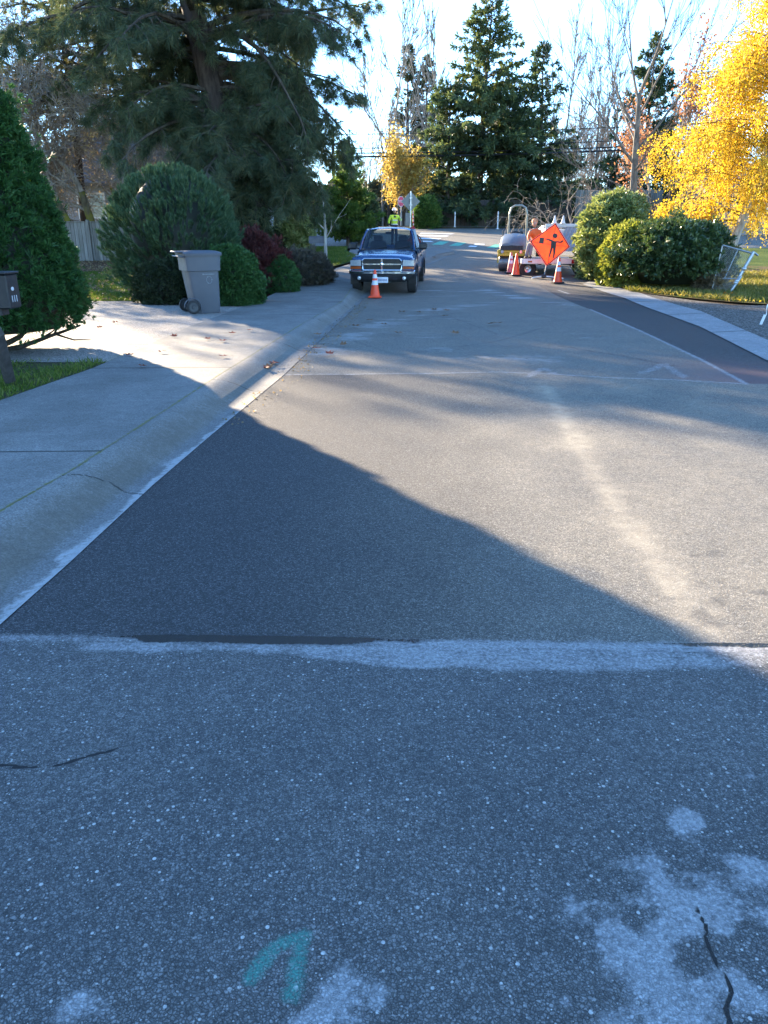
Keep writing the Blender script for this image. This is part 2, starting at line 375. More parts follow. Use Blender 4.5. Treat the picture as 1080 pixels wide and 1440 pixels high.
# rolled rows: finer near the camera
ry = [-2.5]
while ry[-1] < 36: ry.append(ry[-1]+max(.012, .0055*max(0, ry[-1])) if ry[-1] > .8 else ry[-1]+.05)
ry = np.array(ry)
def pl(*q): return [G(*a) for a in q]
LINE2 = pl((400, 527), (520, 526), (620, 525), (700, 523), (770, 526), (860, 531), (950, 534), (1050, 540))
DIAG = pl((1050, 540), (985, 505), (900, 465), (830, 435))
def road_masks(X, Y, U):
    n1 = fbm(X, Y, 2.2, 3); n2 = fbm(X, Y, 7, 5); wob = (n1-.5)*.10+(n2-.5)*.03; n3 = fbm(X, Y, 11, 31, 5)
    m = {}
    ys = 2.78-(X-(-1.6))*.028                     # the seam across the road
    l2 = np.interp(X, [p[0] for p in LINE2], [p[1] for p in LINE2])
    dg = np.interp(Y, sorted(p[1] for p in DIAG), [p[0] for p in sorted(DIAG, key=lambda p: p[1])])
    beyond = sm(-.03, .03, Y-l2)
    pave = sm(0, .03, Y-ys)*(1-beyond)
    rightn = sm(-.03, .03, X-dg)*beyond*sm(26, 22, Y)
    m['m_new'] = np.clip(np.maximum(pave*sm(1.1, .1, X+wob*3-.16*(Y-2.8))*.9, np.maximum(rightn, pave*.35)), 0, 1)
    m['m_mid'] = np.clip(pave*(.35+.5*n1)*sm(-.9, 1.3, X)+beyond*(1-rightn)*(.35+.35*n1), 0, 1)  # dusty tan tone, lifted to put sunlight into the road colour
    st = pl((765, 545), (800, 600), (850, 690), (885, 740), (930, 800), (970, 850), (1000, 895))
    d = segdist(X, Y, st); wd = .085+.05*n1
    m['m_sand'] = np.exp(-(d/wd)**2)*sm(9.4, 8.2, Y)*(.15+1.1*n3)*.50+pave*sm(.2, 1.6, X)*(.10+.25*n1)
    # soft white dust beyond the seams, slurry residue by the near seam
    band = sm(-.21, -.15, Y-ys+wob*1.2+.05*np.sin(X*2.1))*(1-sm(-.05, -.02, Y-ys))
    band *= sm(-1.45, -1.2, X)
    seamw = np.exp(-((Y-ys+.015)/.045)**2)
    W = np.maximum(band*(.42+.22*n1+.30*n3), seamw*(.55+.4*sm(-.1, .3, X)*sm(1.75, 1.3, X)))
    for pts, wdt, k in ((LINE2, .045, .72), (DIAG, .05, .72), (pl((478, 420), (560, 418), (645, 416)), .07, .62), (pl((785, 408), (800, 413)), .06, .7)):
        W = np.maximum(W, np.exp(-(segdist(X, Y+wob*.5, pts)/wdt)**2)*k)
    for (cx, cy, rx, rr) in ((955, 1160, .05, .05), (985, 1195, .06, .06), (1025, 1255, .12, .10), (900, 1350, .10, .085), (925, 1412, .12, .07), (1040, 1095, .05, .02), (470, 1415, .06, .045), (835, 1272, .07, .022), (1050, 1405, .05, .05), (100, 1420, .03, .03)):
        a, b = G(cx, cy); e = np.hypot((X-a)/(rx*1.35), (Y-b)/(rr*1.35))+(n3-.5)*3.4+(n2-.5)*1.2+(n1-.5)*1.2; W = np.maximum(W, sm(1.9, .1, e)*.85)
    for pts in (pl((905, 525), (935, 512), (960, 530)), pl((745, 530), (765, 518), (775, 525))): W = np.maximum(W, sm(.13, .02, segdist(X, Y+wob, pts)+(n3-.5)*.1)*.5)
    m['m_white'] = np.clip(W, 0, 1)
    # dust swirls and tracks near the pickup
    D = np.zeros_like(X)
    for pts, wdt, k in ((pl((600, 410), (680, 408), (760, 424), (830, 432)), .45, .75), (pl((440, 500), (520, 462), (600, 437), (700, 425)), .5, .55), (pl((590, 470), (640, 500), (760, 505)), .5, .45), (pl((560, 440), (690, 455), (800, 470), (900, 490)), .5, .35)):
        D = np.maximum(D, np.exp(-(segdist(X, Y, pts)/wdt)**2)*k)
    D *= .25+1.1*sm(.35, .7, fbm(X*.5+Y*.15, Y*1.6, 2.4, 77, 5)); D = D*.8
    m['m_dust'] = np.clip(D*(1-rightn)+.10*beyond+sm(24, 27, Y)*.15, 0, 1)
    K = np.zeros_like(X)
    for pts, wdt, k in ((pl((560, 455), (640, 440), (720, 436), (800, 452)), .06, .55), (pl((470, 470), (560, 500), (700, 480), (760, 462)), .08, .5), (pl((540, 432), (640, 448), (700, 470)), .07, .5), (pl((790, 487), (870, 500), (950, 515)), .12, .55), (pl((740, 445), (860, 448)), .1, .5), (pl((640, 425), (760, 416), (800, 421)), .10, .5)):
        K = np.maximum(K, np.exp(-(segdist(X, Y+wob, pts)/wdt)**2)*k)
    for (cx, cy, rx, rr) in ((1000, 780, .16, .08), (1010, 815, .14, .10), (1050, 850, .22, .14), (985, 870, .12, .12), (1072, 835, .10, .05), (795, 718, .05, .02), (960, 470, .3, .25)):
        a, b = G(cx, cy); e = np.hypot((X-a)/rx, (Y-b)/rr)+(n3-.5)*2.2+(n2-.5)*1.0; K = np.maximum(K, sm(1.5, .1, e)*.58)
    m['m_dark'] = np.clip(K, 0, 1)
    tl = np.exp(-((Y-ys-.012)/.020)**2)
    T = np.exp(-(np.abs(Y-ys+.002)/.036)**3)*sm(-1.35, -.6, X+(n2-.5)*.7)*sm(.25, -.3, X+(n2-.5)*.7)*(.66+.75*n2)+tl*sm(-1.6, -1.3, X)*.42+tl*sm(1.1, 1.5, X)*.55
    for k in (-.055, -.03, -.005, .02): T = np.maximum(T, np.exp(-((Y-ys-k-.01*(n2-.5))/.0065)**2)*(.35+.28*sm(.3, 1.7, X)))
    m['m_tar'] = np.clip(T, 0, 1)
    a, b = G(1045, 530); m['m_red'] = sm(1.6, .2, np.hypot((X-a)/1.0, (Y-b)/1.4))*beyond+sm(1.2, .1, np.hypot(X-a, (Y-b)/.6))*.3
    g = pl((352, 1380), (385, 1335), (425, 1322), (418, 1365), (408, 1402)); m['m_green'] = sm(.050, .0, segdist(X, Y, g)+(n2-.5)*.035)*.85
    C = np.zeros_like(X)
    for pts in (pl((-20, 1080), (30, 1079), (75, 1080), (120, 1068), (165, 1052)), pl((978, 1285), (990, 1310), (1005, 1350), (1020, 1395), (1026, 1450)), pl((398, 528), (430, 495), (470, 452), (505, 418))):
        wd = .0055+.004*n1 if pts[0][1] < 3 else .022
        C = np.maximum(C, np.exp(-(segdist(X+(n2-.5)*.05+(n3-.5)*.07, Y+(n1-.5)*.03+(n3-.5)*.06, pts)/wd)**2)*.9)
    C = np.maximum(C, np.exp(-((X-fL2(Y)-.012)/.012)**2)*.55*beyond)
    m['m_crack'] = np.clip(C, 0, 1)
    return m
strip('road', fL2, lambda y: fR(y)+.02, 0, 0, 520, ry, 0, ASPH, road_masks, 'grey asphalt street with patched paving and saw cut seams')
def zero_masks(*k): return lambda X, Y, U: {a: np.zeros_like(X) for a in k}
RK = ('m_new', 'm_mid', 'm_sand', 'm_white', 'm_dust', 'm_dark', 'm_tar', 'm_red', 'm_green', 'm_crack')
def cross_masks(X, Y, U):
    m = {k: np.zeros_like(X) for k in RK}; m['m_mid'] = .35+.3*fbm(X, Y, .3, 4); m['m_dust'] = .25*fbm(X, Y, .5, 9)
    return m
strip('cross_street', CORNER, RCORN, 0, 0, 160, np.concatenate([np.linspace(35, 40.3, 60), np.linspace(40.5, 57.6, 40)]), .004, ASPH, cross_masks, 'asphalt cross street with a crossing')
# ground sheets -----------------------------------------------------------
gy = np.concatenate([np.linspace(-30, 70, 300), np.geomspace(71, 900, 40)])
def zg(X, Y, U):
    inroad = (X > fL1(Y)-.05) & (X < fR(Y)+.3) & (Y < 36.5)
    inx = (Y > 35) & (Y < 58)
    r = 5*sm(100, 500, Y)*(.3+fbm(X, Y, .008, 2)) + .04*(fbm(X, Y, .5, 8)-.5)
    return np.where(inroad | inx, -.12, r)
def gl(y): return np.where(np.asarray(y) > 75, -600, -95.)
gg = np.concatenate([np.linspace(-600, -70, 14), np.linspace(-60, 60, 240), np.linspace(70, 600, 14)])
X, Y = np.meshgrid(gg, gy); Z = gzv(gy)[:, None]+zg(X, Y, 0)
tag(MB().grid(np.stack([X, Y, Z], -1)).build('ground', DIRT, smooth=True), 'brown earth under the planting', kind='structure')
def curb_z(X, Y, U): return -.012*np.sin(np.clip(U/.5, 0, 1)*math.pi)+.125*sm(.22, .98, U)
JOINTS = [1.6, 5.2, 8.9, 12.3, 15.4, 18.5, 21.6, 24.6, 27.6, 30.6, 33.6]
def curb_masks(X, Y, U):
    n1 = fbm(X, Y, 2.2, 3); n2 = fbm(X, Y, 8, 5); c = np.zeros_like(X)
    for k, j in enumerate([4.62, 8.1, 11.2, 14.6, 18.]): c = np.maximum(c, np.exp(-((Y-j-.12*np.sin(U*3)+(n2-.5)*.05)/(.011+.0006*j))**2))
    return {'m_crack': c*.8, 'm_moss': np.maximum(sm(.93, 1., U)*(.35+.5*n1), c*.3), 'm_white': sm(.24, .04, U+(n1-.5)*.35+(n2-.5)*.15)*sm(9, 6, Y)*.62,
            'm_dark': sm(.15, .4, U)*sm(.98, .55, U)*(.50+.25*n1+.1*n2)*(.75+.25*sm(9, 5, Y))}
cy = np.concatenate([np.linspace(-2.5, 2, 20), np.arange(2.02, 12, .02), np.arange(12, 36.0, .06)])
strip('curb', fL2, fL1, 0, 0, 42, cy, .004, CONC, curb_masks, 'rolled concrete curb and gutter with mossy joint', zfn=curb_z)
def walk_masks(X, Y, U):
    n1 = fbm(X, Y, 2, 13); n2 = fbm(X, Y, 8, 5); c = np.zeros_like(X)
    for j in JOINTS: c = np.maximum(c, np.exp(-((Y-j-.06*(U-.5))/(.015+.0012*j))**2))
    return {'m_crack': c*.8, 'm_moss': np.maximum(np.maximum(c*(.25+.45*n1), sm(.975, 1., U)*(.2+.8*n1)), sm(.04, 0, U)*.5*n2), 'm_white': np.zeros_like(X), 'm_dark': .35*sm(.5, .75, n1)+.3*sm(14, 18, Y)*n2}
strip('sidewalk', fSW, lambda y: fL1(y)+.006, 0, 0, 90, cy[cy < 33.5], .131, CONC, walk_masks, 'concrete sidewalk with mossy joints')
# rounded corner of the pavement
cyy = np.linspace(33.4, 39.6, 40)
def cornr(y): return np.where(np.asarray(y) < 35, fL2(y)-.0, CORNER(y))
def cfr(y): y = np.asarray(y, float); return np.where(y < 36.2, np.maximum(fL1(y)+.04, np.interp(y, [34.2, 36.2], [2.25, 3.25])), CORNER(y))
strip('corner_pavement', lambda y: np.minimum(cornr(y)-.4, -1.6+0*np.asarray(y)), lambda y: cfr(y)-.02, 0, 0, 30, cyy, .118, CONC, zero_masks('m_crack', 'm_moss', 'm_white', 'm_dark'), 'rounded concrete street corner')
m = MB(); pts = [(float(cfr(y)), y, gz(y)+.05) for y in np.linspace(34.4, 39.9, 40)]
V = [[(x-.12, y, z+.06), (x-.02, y, z+.05), (x+.03, y-.0, z-.04)] for x, y, z in pts]; m.grid(V)
tag(m.build('corner_curb', CONC, smooth=True, attrs={k: np.zeros(m.n) for k in ('m_crack', 'm_moss', 'm_white', 'm_dark')}), 'curb round the street corner', kind='structure')
strip('corner_base', lambda y: 1.+0*np.asarray(y), lambda y: np.interp(y, [33, 35, 36.2, 37.2, 38.1, 38.9], [2.3, 3.0, 3.3, 3.25, 2.8, 1.65]), 0, 0, 8, np.linspace(33, 38.9, 30), -.006, CONC, zero_masks('m_crack', 'm_moss', 'm_white', 'm_dark'), 'concrete under the street corner')
# driveway left
def drv_masks(X, Y, U):
    n1 = fbm(X, Y, 1.3, 13)
    return {'m_crack': np.exp(-((Y-11.0)/.02)**2)*.9, 'm_moss': sm(.985, 1., U)*n1*.8, 'm_white': np.zeros_like(X), 'm_dark': .3*sm(.55, .8, n1)}
strip('driveway', lambda y: -26+0*np.asarray(y), lambda y: fSW(y)-.004, 0, 0, 90, np.linspace(9.35, 18.7, 160), .127, AGG, drv_masks, 'exposed aggregate driveway beside the cedar')
strip('lawn', lambda y: -40+0*np.asarray(y), lambda y: np.interp(y, [18.7, 22, 27, 29, 40], [-5.4, -6.3, -6.2, -3.2, -1.8]), 0, 0, 90, np.linspace(18.7, 28.6, 60), .10, LAWN, None, 'mown lawn behind the driveway')
strip('front_lawn', lambda y: -40+0*np.asarray(y), lambda y: np.interp(y, [27.4, 30, 33, 36, 39], [-2.6, -1.6, -.7, -1.7, -1.8]), 0, 0, 90, np.linspace(28.6, 39.3, 60), .115, LAWN, None, 'sloping lawn under the pine')
strip('lawn_edge', lambda y: -6.3+0*np.asarray(y), lambda y: np.interp(y, [24, 27.4, 28.7], [-3.2, -2.3, -2.2]), 0, 0, 30, np.linspace(24.6, 28.7, 30), .09, LAWN, None, 'lawn running down to the sidewalk')
strip('mulch_bed', lambda y: -20+0*np.asarray(y), lambda y: -6.5+0*np.asarray(y), 0, 0, 90, np.linspace(27.3, 31.2, 60), .125, MULCH, None, 'leaf litter along the fence')
strip('verge', lambda y: -16+0*np.asarray(y), lambda y: fSW(y)-.01, 0, 0, 60, np.linspace(-2.5, 9.34, 60), .122, M_soil('verge_soil', (.045, .045, .02), (.07, .08, .03), (.12, .10, .05)), None, 'soil and grass strip under the cedar')
# right side
fRb = lerp_fn([(5.2, -2.5), (5.45, 6.)]+[(G(*q)[0], G(*q)[1]) for q in [(1080, 482), (985, 440), (900, 414)]]+[(7.0, 24.5), (7.6, 26.6)])
strip('right_gutter', lambda y: fR(y)-.01, fRb, 0, 0, 14, np.linspace(-2.5, 26.5, 300), .012, NEWCONC,
      lambda X, Y, U: {'m_crack': sum(np.exp(-((Y-j)/.02)**2) for j in (7.5, 10.2, 13.4, 16.6, 19.8, 23))*.8, 'm_moss': 0*X, 'm_white': 0*X, 'm_dark': .25*fbm(X, Y, 2, 2)}, 'new pale concrete gutter strip',
      zfn=lambda X, Y, U: .03*U)
fGv = lerp_fn([(9.5, -2), (9.5, 12), (9.2, 16.5), (8.4, 19), (7.6, 21.2), (7.1, 22.5)])
strip('gravel_strip', fRb, lambda y: np.where(np.asarray(y) < 18.6, 26, fGv(y))*1., 0, 0, 90, np.linspace(-2.5, 22.4, 120), .035, GRAVEL, None, 'grey gravel shoulder')
strip('right_lawn', lambda y: np.where(np.asarray(y) < 22.4, np.interp(y, [18.4, 19.5, 21, 22.4], [9.6, 8.6, 7.7, 7.05]), fRb(np.minimum(y, 26.5))+.02), lambda y: 45+0*np.asarray(y), 0, 0, 100, np.linspace(18.5, 30, 90), .06, M_lawn('patchy_grass', .43), None, 'rough grass under the shrubs')
strip('right_lawn_far', lambda y: fR(y)+.5, lambda y: 70+0*np.asarray(y), 0, 0, 60, np.linspace(30, 39, 40), .05, LAWN, None, 'grass beyond the shrubs')
strip('far_verge', lambda y: -90+0*np.asarray(y), lambda y: 90+0*np.asarray(y), 0, 0, 200, np.linspace(57.4, 61.5, 20), .06, M_soil('verge_litter', (.06, .06, .02), (.13, .12, .04), (.25, .17, .06), 4), None, 'leaf strewn verge before the far fence')
strip('far_kerb', lambda y: -90+0*np.asarray(y), lambda y: 90+0*np.asarray(y), 0, 0, 80, np.linspace(57.3, 57.6, 3), .11, CONC, zero_masks('m_crack', 'm_moss', 'm_white', 'm_dark'), 'kerb on the far side of the cross street')
# crossing markings, thin sheets on the asphalt
WP = M_plain('road_paint', (.72, .72, .70), .6, var=.1, scale=9); GP = M_plain('green_road_paint', (.10, .42, .27), .6, var=.2, scale=9)
def mark(name, quads, mat, label, lift=.012):
    m = MB()
    for q in quads:
        g = [G(*a) for a in q]; n = 8; V = np.zeros((n+1, n+1, 3))
        for i in range(n+1):
            for j in range(n+1):
                u, v = i/n, j/n
                x = (g[0][0]*(1-u)+g[1][0]*u)*(1-v)+(g[3][0]*(1-u)+g[2][0]*u)*v
                y = (g[0][1]*(1-u)+g[1][1]*u)*(1-v)+(g[3][1]*(1-u)+g[2][1]*u)*v
                V[i, j] = (x, y, gz(y)+lift)
        m.grid(V)
    return tag(m.build(name, mat), label, kind='structure')
mark('crosswalk', [[(575, 338.2), (606, 339.2), (610, 340.6), (574, 339.6)], [(577, 334.2), (621, 335.3), (617, 336.8), (576, 335.6)], [(585, 330.6), (632, 331.8), (628, 333.0), (583, 332)], [(592, 327.6), (640, 328.8), (634, 329.7), (590, 328.8)]], WP, 'white crosswalk bars')
mark('green_crossing', [[(618, 339.7), (632, 340), (622, 344.6), (607, 344.3)], [(643, 341.2), (656, 341.6), (646, 346.2), (631, 345.9)], [(696, 343.9), (708, 344.4), (697, 349.2), (684, 348.7)]], GP, 'green bicycle crossing blocks')
mark('white_crossing_block', [[(668, 342.9), (682, 343.4), (680, 345), (666, 344.5)], [(661, 345.6), (672, 346), (669, 347.8), (658, 347.3)]], WP, 'short white blocks beside the green ones')
# far hills
hx = np.linspace(-700, 700, 160); V = []
for k, t in enumerate(np.linspace(0, 1, 14)):
    yy = 700+300*t; h = 19*np.sin(t*math.pi*.5)*(.45+.9*fbm(hx, hx*0+3, .004, 21)); V.append(np.stack([hx, hx*0+yy, h-4], -1))
tag(MB().grid(V).build('hills', M_plain('wooded_hill', (.045, .06, .05), .95, var=.4, scale=.05), smooth=True), 'low wooded hills far behind the trees', kind='structure')
# ================================================================ VEGETATION
V3 = lambda *a: np.array(a, float)
def unit(v): v = np.asarray(v, float); return v/(np.linalg.norm(v, axis=-1, keepdims=True)+1e-9)
BARK_P = M_bark('pine_bark', (.032, .024, .021), (.085, .065, .056), 5)
BARK_D = M_bark('dark_bark', (.035, .028, .024), (.10, .085, .07), 6)
BARK_G = M_bark('grey_bark', (.10, .09, .078), (.22, .20, .17), 9)
BARK_M = M_bark('mossy_bark', (.06, .05, .035), (.14, .12, .08), 7, (.16, .15, .03))
BARK_W = M_bark('pale_bark', (.30, .28, .25), (.52, .50, .46), 9)
TWIG = M_bark('twig_bark', (.16, .135, .11), (.34, .29, .235), 9)
L_CEDAR = M_leaf('cedar_scale', [(.016, .048, .016), (.028, .085, .024), (.06, .14, .04)], .22)
L_MUGO = M_leaf('mugo_needle', [(.026, .062, .038), (.06, .125, .068), (.16, .21, .09)], .25)
L_BOX = M_leaf('box_leaf', [(.018, .055, .018), (.04, .105, .03), (.08, .15, .05)], .25)
L_DARK = M_leaf('dark_leaf', [(.012, .022, .010), (.03, .048, .02), (.07, .08, .04)], .2)
L_BARB = M_leaf('red_leaf', [(.035, .018, .020), (.085, .030, .032), (.20, .06, .045)], .35, tcol=(1.5, .8, .7))
L_HEATH = M_leaf('heath_leaf', [(.05, .045, .035), (.09, .07, .06), (.12, .12, .06)], .2)
L_PINE = M_leaf('pine_needle', [(.036, .062, .042), (.068, .105, .062), (.17, .16, .08)], .35)
L_PINEL = M_leaf('light_needle', [(.07, .085, .04), (.13, .14, .06), (.22, .20, .08)], .45)
L_FIR = M_leaf('fir_needle', [(.028, .052, .032), (.055, .09, .048), (.11, .14, .06)], .3)
L_FIRL = M_leaf('fir_light_needle', [(.035, .08, .022), (.08, .15, .035), (.17, .22, .055)], .45)
L_BIRCH = M_leaf('yellow_leaf', [(.34, .22, .05), (.64, .41, .03), (.74, .50, .035), (.70, .50, .07), (.46, .42, .08)], .55, tcol=(1.1, 1.12, .8))
L_ORANGE = M_leaf('orange_leaf', [(.20, .10, .06), (.34, .17, .09), (.40, .26, .15)], .5, tcol=(1.2, 1, .8))
L_RHODO = M_leaf('rhododendron_leaf', [(.09, .13, .045), (.18, .23, .08), (.34, .36, .17)], .3, .35, spec=.6)
L_RHODD = M_leaf('laurel_leaf', [(.02, .045, .018), (.045, .085, .03), (.13, .16, .06)], .25, .3, spec=.5)
L_BROWN = M_leaf('dry_leaf', [(.12, .10, .07), (.22, .17, .11), (.34, .22, .12)], .4)
L_GRASS = M_leaf('grass_blade', [(.04, .085, .012), (.085, .14, .02), (.20, .20, .07)], .4)
# leaf and needle templates (z = outward)
def T_leaf(l=1., w=.5):      # one bent leaf: two quads
    return V3([0, 0, 0], [w/2, .05, l*.5], [0, .12, l], [-w/2, .05, l*.5]), [[0, 1, 2, 3]]
def T_spray(n=9, l=1., w=.16, spread=1., seed=1, flat=.25):
    r = np.random.default_rng(seed); v = []; f = []
    for i in range(n):
        a = r.uniform(-1, 1)*spread; b = r.normal()*flat; L = l*r.uniform(.6, 1); s = r.uniform(0, .35)*l
        d = unit([math.sin(a), b, math.cos(a)]); p = V3(0, 0, s); sd = unit(np.cross(d, [r.normal()*.5, 1, 0]))*w*.5
        k = len(v); v += [p-sd*.4, p+d*L*.55-sd, p+d*L, p+d*L*.55+sd]; f.append([k, k+1, k+2, k+3])
    return np.array(v), f
def T_tuft(n=26, l=1., w=.03, cone=1.0, seed=2):
    r = np.random.default_rng(seed); v = []; f = []
    for i in range(n):
        a = r.uniform(0, 6.283); c = cone*math.sqrt(r.uniform(0, 1)); d = V3(math.sin(c)*math.cos(a), math.sin(c)*math.sin(a), math.cos(c))
        L = l*r.uniform(.7, 1.1); sd = unit(np.cross(d, r.normal(size=3)))*w*.5; p = V3(0, 0, r.uniform(0, .2)*l); k = len(v)
        v += [p-sd, p+sd, p+d*L+V3(0, 0, -.08*L)]; f.append([k, k+1, k+2])
    return np.array(v), f
def T_candle(n=30, l=1., seed=3):   # upright bottle brush shoot
    r = np.random.default_rng(seed); v = []; f = []
    for i in range(n):
        h = r.uniform(0, .75)*l; a = r.uniform(0, 6.283); c = r.uniform(.45, .95)*(1-.5*h/l); d = V3(math.sin(c)*math.cos(a), math.sin(c)*math.sin(a), math.cos(c))
        L = l*r.uniform(.3, .42); sd = unit(np.cross(d, r.normal(size=3)))*l*.028; p = V3(0, 0, h); k = len(v)
        v += [p-sd, p+sd, p+d*L]; f.append([k, k+1, k+2])
    return np.array(v), f
def curve(p0, d, L, n, sag=0., wob=.08):
    """a limb: points from p0 along d, bending by sag (negative droops)"""
    d = unit(d); pts = [np.array(p0, float)]
    for i in range(n):
        d = unit(d+V3(0, 0, sag/n)+rng.normal(size=3)*wob); pts.append(pts[-1]+d*L/n)
    return np.array(pts)
def at_frac(pts, t):
    i = t*(len(pts)-1); k = min(int(i), len(pts)-2); return pts[k]+(pts[k+1]-pts[k])*(i-k), unit(pts[k+1]-pts[k])
def branch_out(m, p0, d, L, r0, lv, tips, ang=.7, n_ch=(4, 6), ratio=.62, up=.15, wob=.10, sides=5, minr=.004, first=.3):
    pts = curve(p0, d, L, 5 if lv > 1 else 4, up, wob); r = np.linspace(r0, max(minr, r0*.3), len(pts))
    m.tube(pts, r, sides if lv > 1 else 3, cap=False)
    if lv <= 0: tips.append((pts[-1], unit(pts[-1]-pts[-2]))); return
    for i in range(rng.integers(*n_ch)+0):
        t = rng.uniform(first, 1.); q, dd = at_frac(pts, t)
        ax = unit(np.cross(dd, rng.normal(size=3))); a = ang*rng.uniform(.6, 1.3)
        nd = dd*math.cos(a)+ax*math.sin(a)
        branch_out(m, q, nd, L*ratio*rng.uniform(.7, 1.15)*(1.15-.5*t), max(minr, r0*(1-.65*t)*.62), lv-1, tips, ang, n_ch, ratio, up, wob, sides, minr, .2)
    branch_out(m, pts[-1], unit(pts[-1]-pts[-2]), L*ratio, max(minr, r0*.3), lv-1, tips, ang, n_ch, ratio, up, wob, sides, minr, .2)
# ------------------------------------------------ dense shrubs
def shell_points(n, rad, H, bump=.1, seed=0, zmin=0., depth=.12, prof=None):
    """points on/near a lumpy dome surface with outward normals. rad(z/H)->radius"""
    t = rng.uniform(zmin, 1, n*3); w_ = np.array([rad(x) for x in np.linspace(0, 1, 60)]); keep = rng.uniform(0, w_.max(), n*3) < np.interp(t, np.linspace(0, 1, 60), w_)+.15*w_.max()
    t = t[keep][:n]; a = rng.uniform(0, 2*math.pi, len(t)); r = np.interp(t, np.linspace(0, 1, 60), w_)
    lump = 1+bump*(2*fbm(np.cos(a)*2+5+t*3, np.sin(a)*2+9+t*2.3, 1.9, seed)-1)+bump*.6*(2*fbm(a*1.5+3, t*9+1, 1.7, seed+5)-1)
    r = r*lump; k = 1-depth*rng.uniform(0, 1, len(t))**2
    dr = np.interp(np.clip(t+.02, 0, 1), np.linspace(0, 1, 60), w_)-np.interp(np.clip(t-.02, 0, 1), np.linspace(0, 1, 60), w_)
    nz = -dr/(.04*H); nrm = unit(np.stack([np.cos(a), np.sin(a), np.clip(nz, -1, 3)], -1))
    return np.stack([np.cos(a)*r*k, np.sin(a)*r*k, t*H], -1), nrm
def core(rad, H, k=.78, seed=0, z0=.08, bump=.15):   # solid dark core added to block light inside the foliage
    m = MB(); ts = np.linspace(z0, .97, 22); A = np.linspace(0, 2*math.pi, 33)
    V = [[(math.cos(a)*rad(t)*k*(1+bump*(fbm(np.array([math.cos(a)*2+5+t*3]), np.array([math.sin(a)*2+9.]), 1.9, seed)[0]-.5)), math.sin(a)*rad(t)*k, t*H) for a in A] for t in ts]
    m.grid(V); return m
def shrub(name, label, cat, loc, rad, H, leaf, tmpl, n, size, mat, jitter=.5, up=.3, bump=.12, ntwig=14, zmin=.03, depth=.15, kcore=.8, group=None, sx=1., seed=0, inner=.0, shoots=1.6, partname='foliage', corem=None):
    t = thing(name, label, cat, loc, 0, group)
    p, nr = shell_points(n, rad, H, bump, seed, zmin, depth)
    ax = nr+rng.normal(size=p.shape)*jitter+V3(0, 0, up); sc_ = size*rng.uniform(.65, 1.3, len(p)); p[:, 0] *= sx
    m = MB(); m.scatter(*tmpl, p, ax, sc_)
    if inner: 
        q = p*rng.uniform(.45, .85, (len(p), 1)); q[:, 2] = p[:, 2]*rng.uniform(.7, 1, len(p)); k = int(inner*len(p)); m.scatter(*tmpl, q[:k], ax[:k], sc_[:k]*1.5)
    m.build(partname, mat, t)
    if kcore:
        c = core(rad, H, kcore, seed); c.v[0][:, 0] *= sx; c.build('blocking_core', corem or COREM, t, smooth=True)
    ns = int(shoots*max(6, rad(.3)*22)); ii = rng.integers(0, len(p), ns); m = MB()
    for i in ii:
        c = p[i]+nr[i]*rad(.4)*rng.uniform(.03, .15); rr_ = rad(.4)*rng.uniform(.05, .12); k = int(14+2.2*rr_**2/size**2*6); q = c+rng.normal(size=(min(k, 90), 3))*rr_*.7
        m.scatter(*tmpl, q, nr[i]*.8+rng.normal(size=q.shape)*.5+V3(0, 0, up), size*rng.uniform(.7, 1.2, len(q)))
    if ns: m.build('shoots', mat, t)
    s = MB()
    for i in range(ntwig):
        a = rng.uniform(0, 6.283); tt = rng.uniform(.3, .8); r = rad(tt)*.7; e = V3(math.cos(a)*r*sx, math.sin(a)*r, tt*H)
        s.tube([V3(0, 0, -.03)+rng.normal(size=3)*.05*[1, 1, 0], e*V3(.35, .35, .45)+rng.normal(size=3)*.05, e], [.03, .018, .006], 5, False)
    s.build('stem', TWIG, t)
    return t
COREM = M_leaf('dark_core', [(.012, .016, .008), (.02, .022, .012)], 0)
def dome(Rm, p=2.2, low=.75): return lambda t: Rm*(low+(1-low)*min(1, t/.25))*max(0, 1-max(0, (t-.15)/.85)**p)**(1/p)
# left cedar, nearest plant in view
CED = lambda t: 1.40*(.74+.26*min(1, t/.16))*max(0., 1-t**1.75)**.80
T_frond = T_spray(14, 1., .13, 1.15, 5, .4)
g = gz(10)
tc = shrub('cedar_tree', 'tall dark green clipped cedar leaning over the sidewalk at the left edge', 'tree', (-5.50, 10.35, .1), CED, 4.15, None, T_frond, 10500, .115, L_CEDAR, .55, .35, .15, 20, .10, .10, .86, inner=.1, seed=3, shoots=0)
# side shoots sticking out of the cedar's outline
m = MB(); sp = []
for zc, rr_, aa in ((.72, 1.62, -.25), (.66, 1.60, -.05), (1.15, 1.45, -.1), (1.9, 1.36, -.2), (2.45, 1.13, 0), (.9, 1.5, -.5), (3.0, .95, -.1), (.45, 1.35, -.6)):
    rr_ *= .87; c = V3(math.cos(aa)*rr_, math.sin(aa)*rr_, zc); q = c+rng.normal(size=(90, 3))*V3(.09, .09, .08); m.scatter(*T_frond, q, unit(q-c)+V3(.3, -.1, .5), .085*rng.uniform(.7, 1.2, 90))
m.build('side_shoot', L_CEDAR, tc)
m = MB()
for a, L in ((-.35, 1.5), (-.9, 1.3), (-1.8, 1.2), (.1, 1.4), (-2.6, 1.2)):
    pts = curve((0, 0, .02), (math.cos(a), math.sin(a), .10), L, 6, .45, .10); m.tube(pts, np.linspace(.05, .015, 7), 6)
    for k in range(5):
        q, d = at_frac(pts, rng.uniform(.4, 1)); m.tube(curve(q, d+rng.normal(size=3)*.6+V3(0, 0, .4), .5, 4, .3, .15), np.linspace(.016, .005, 5), 4, False)
m.build('low_branch', BARK_D, tc)
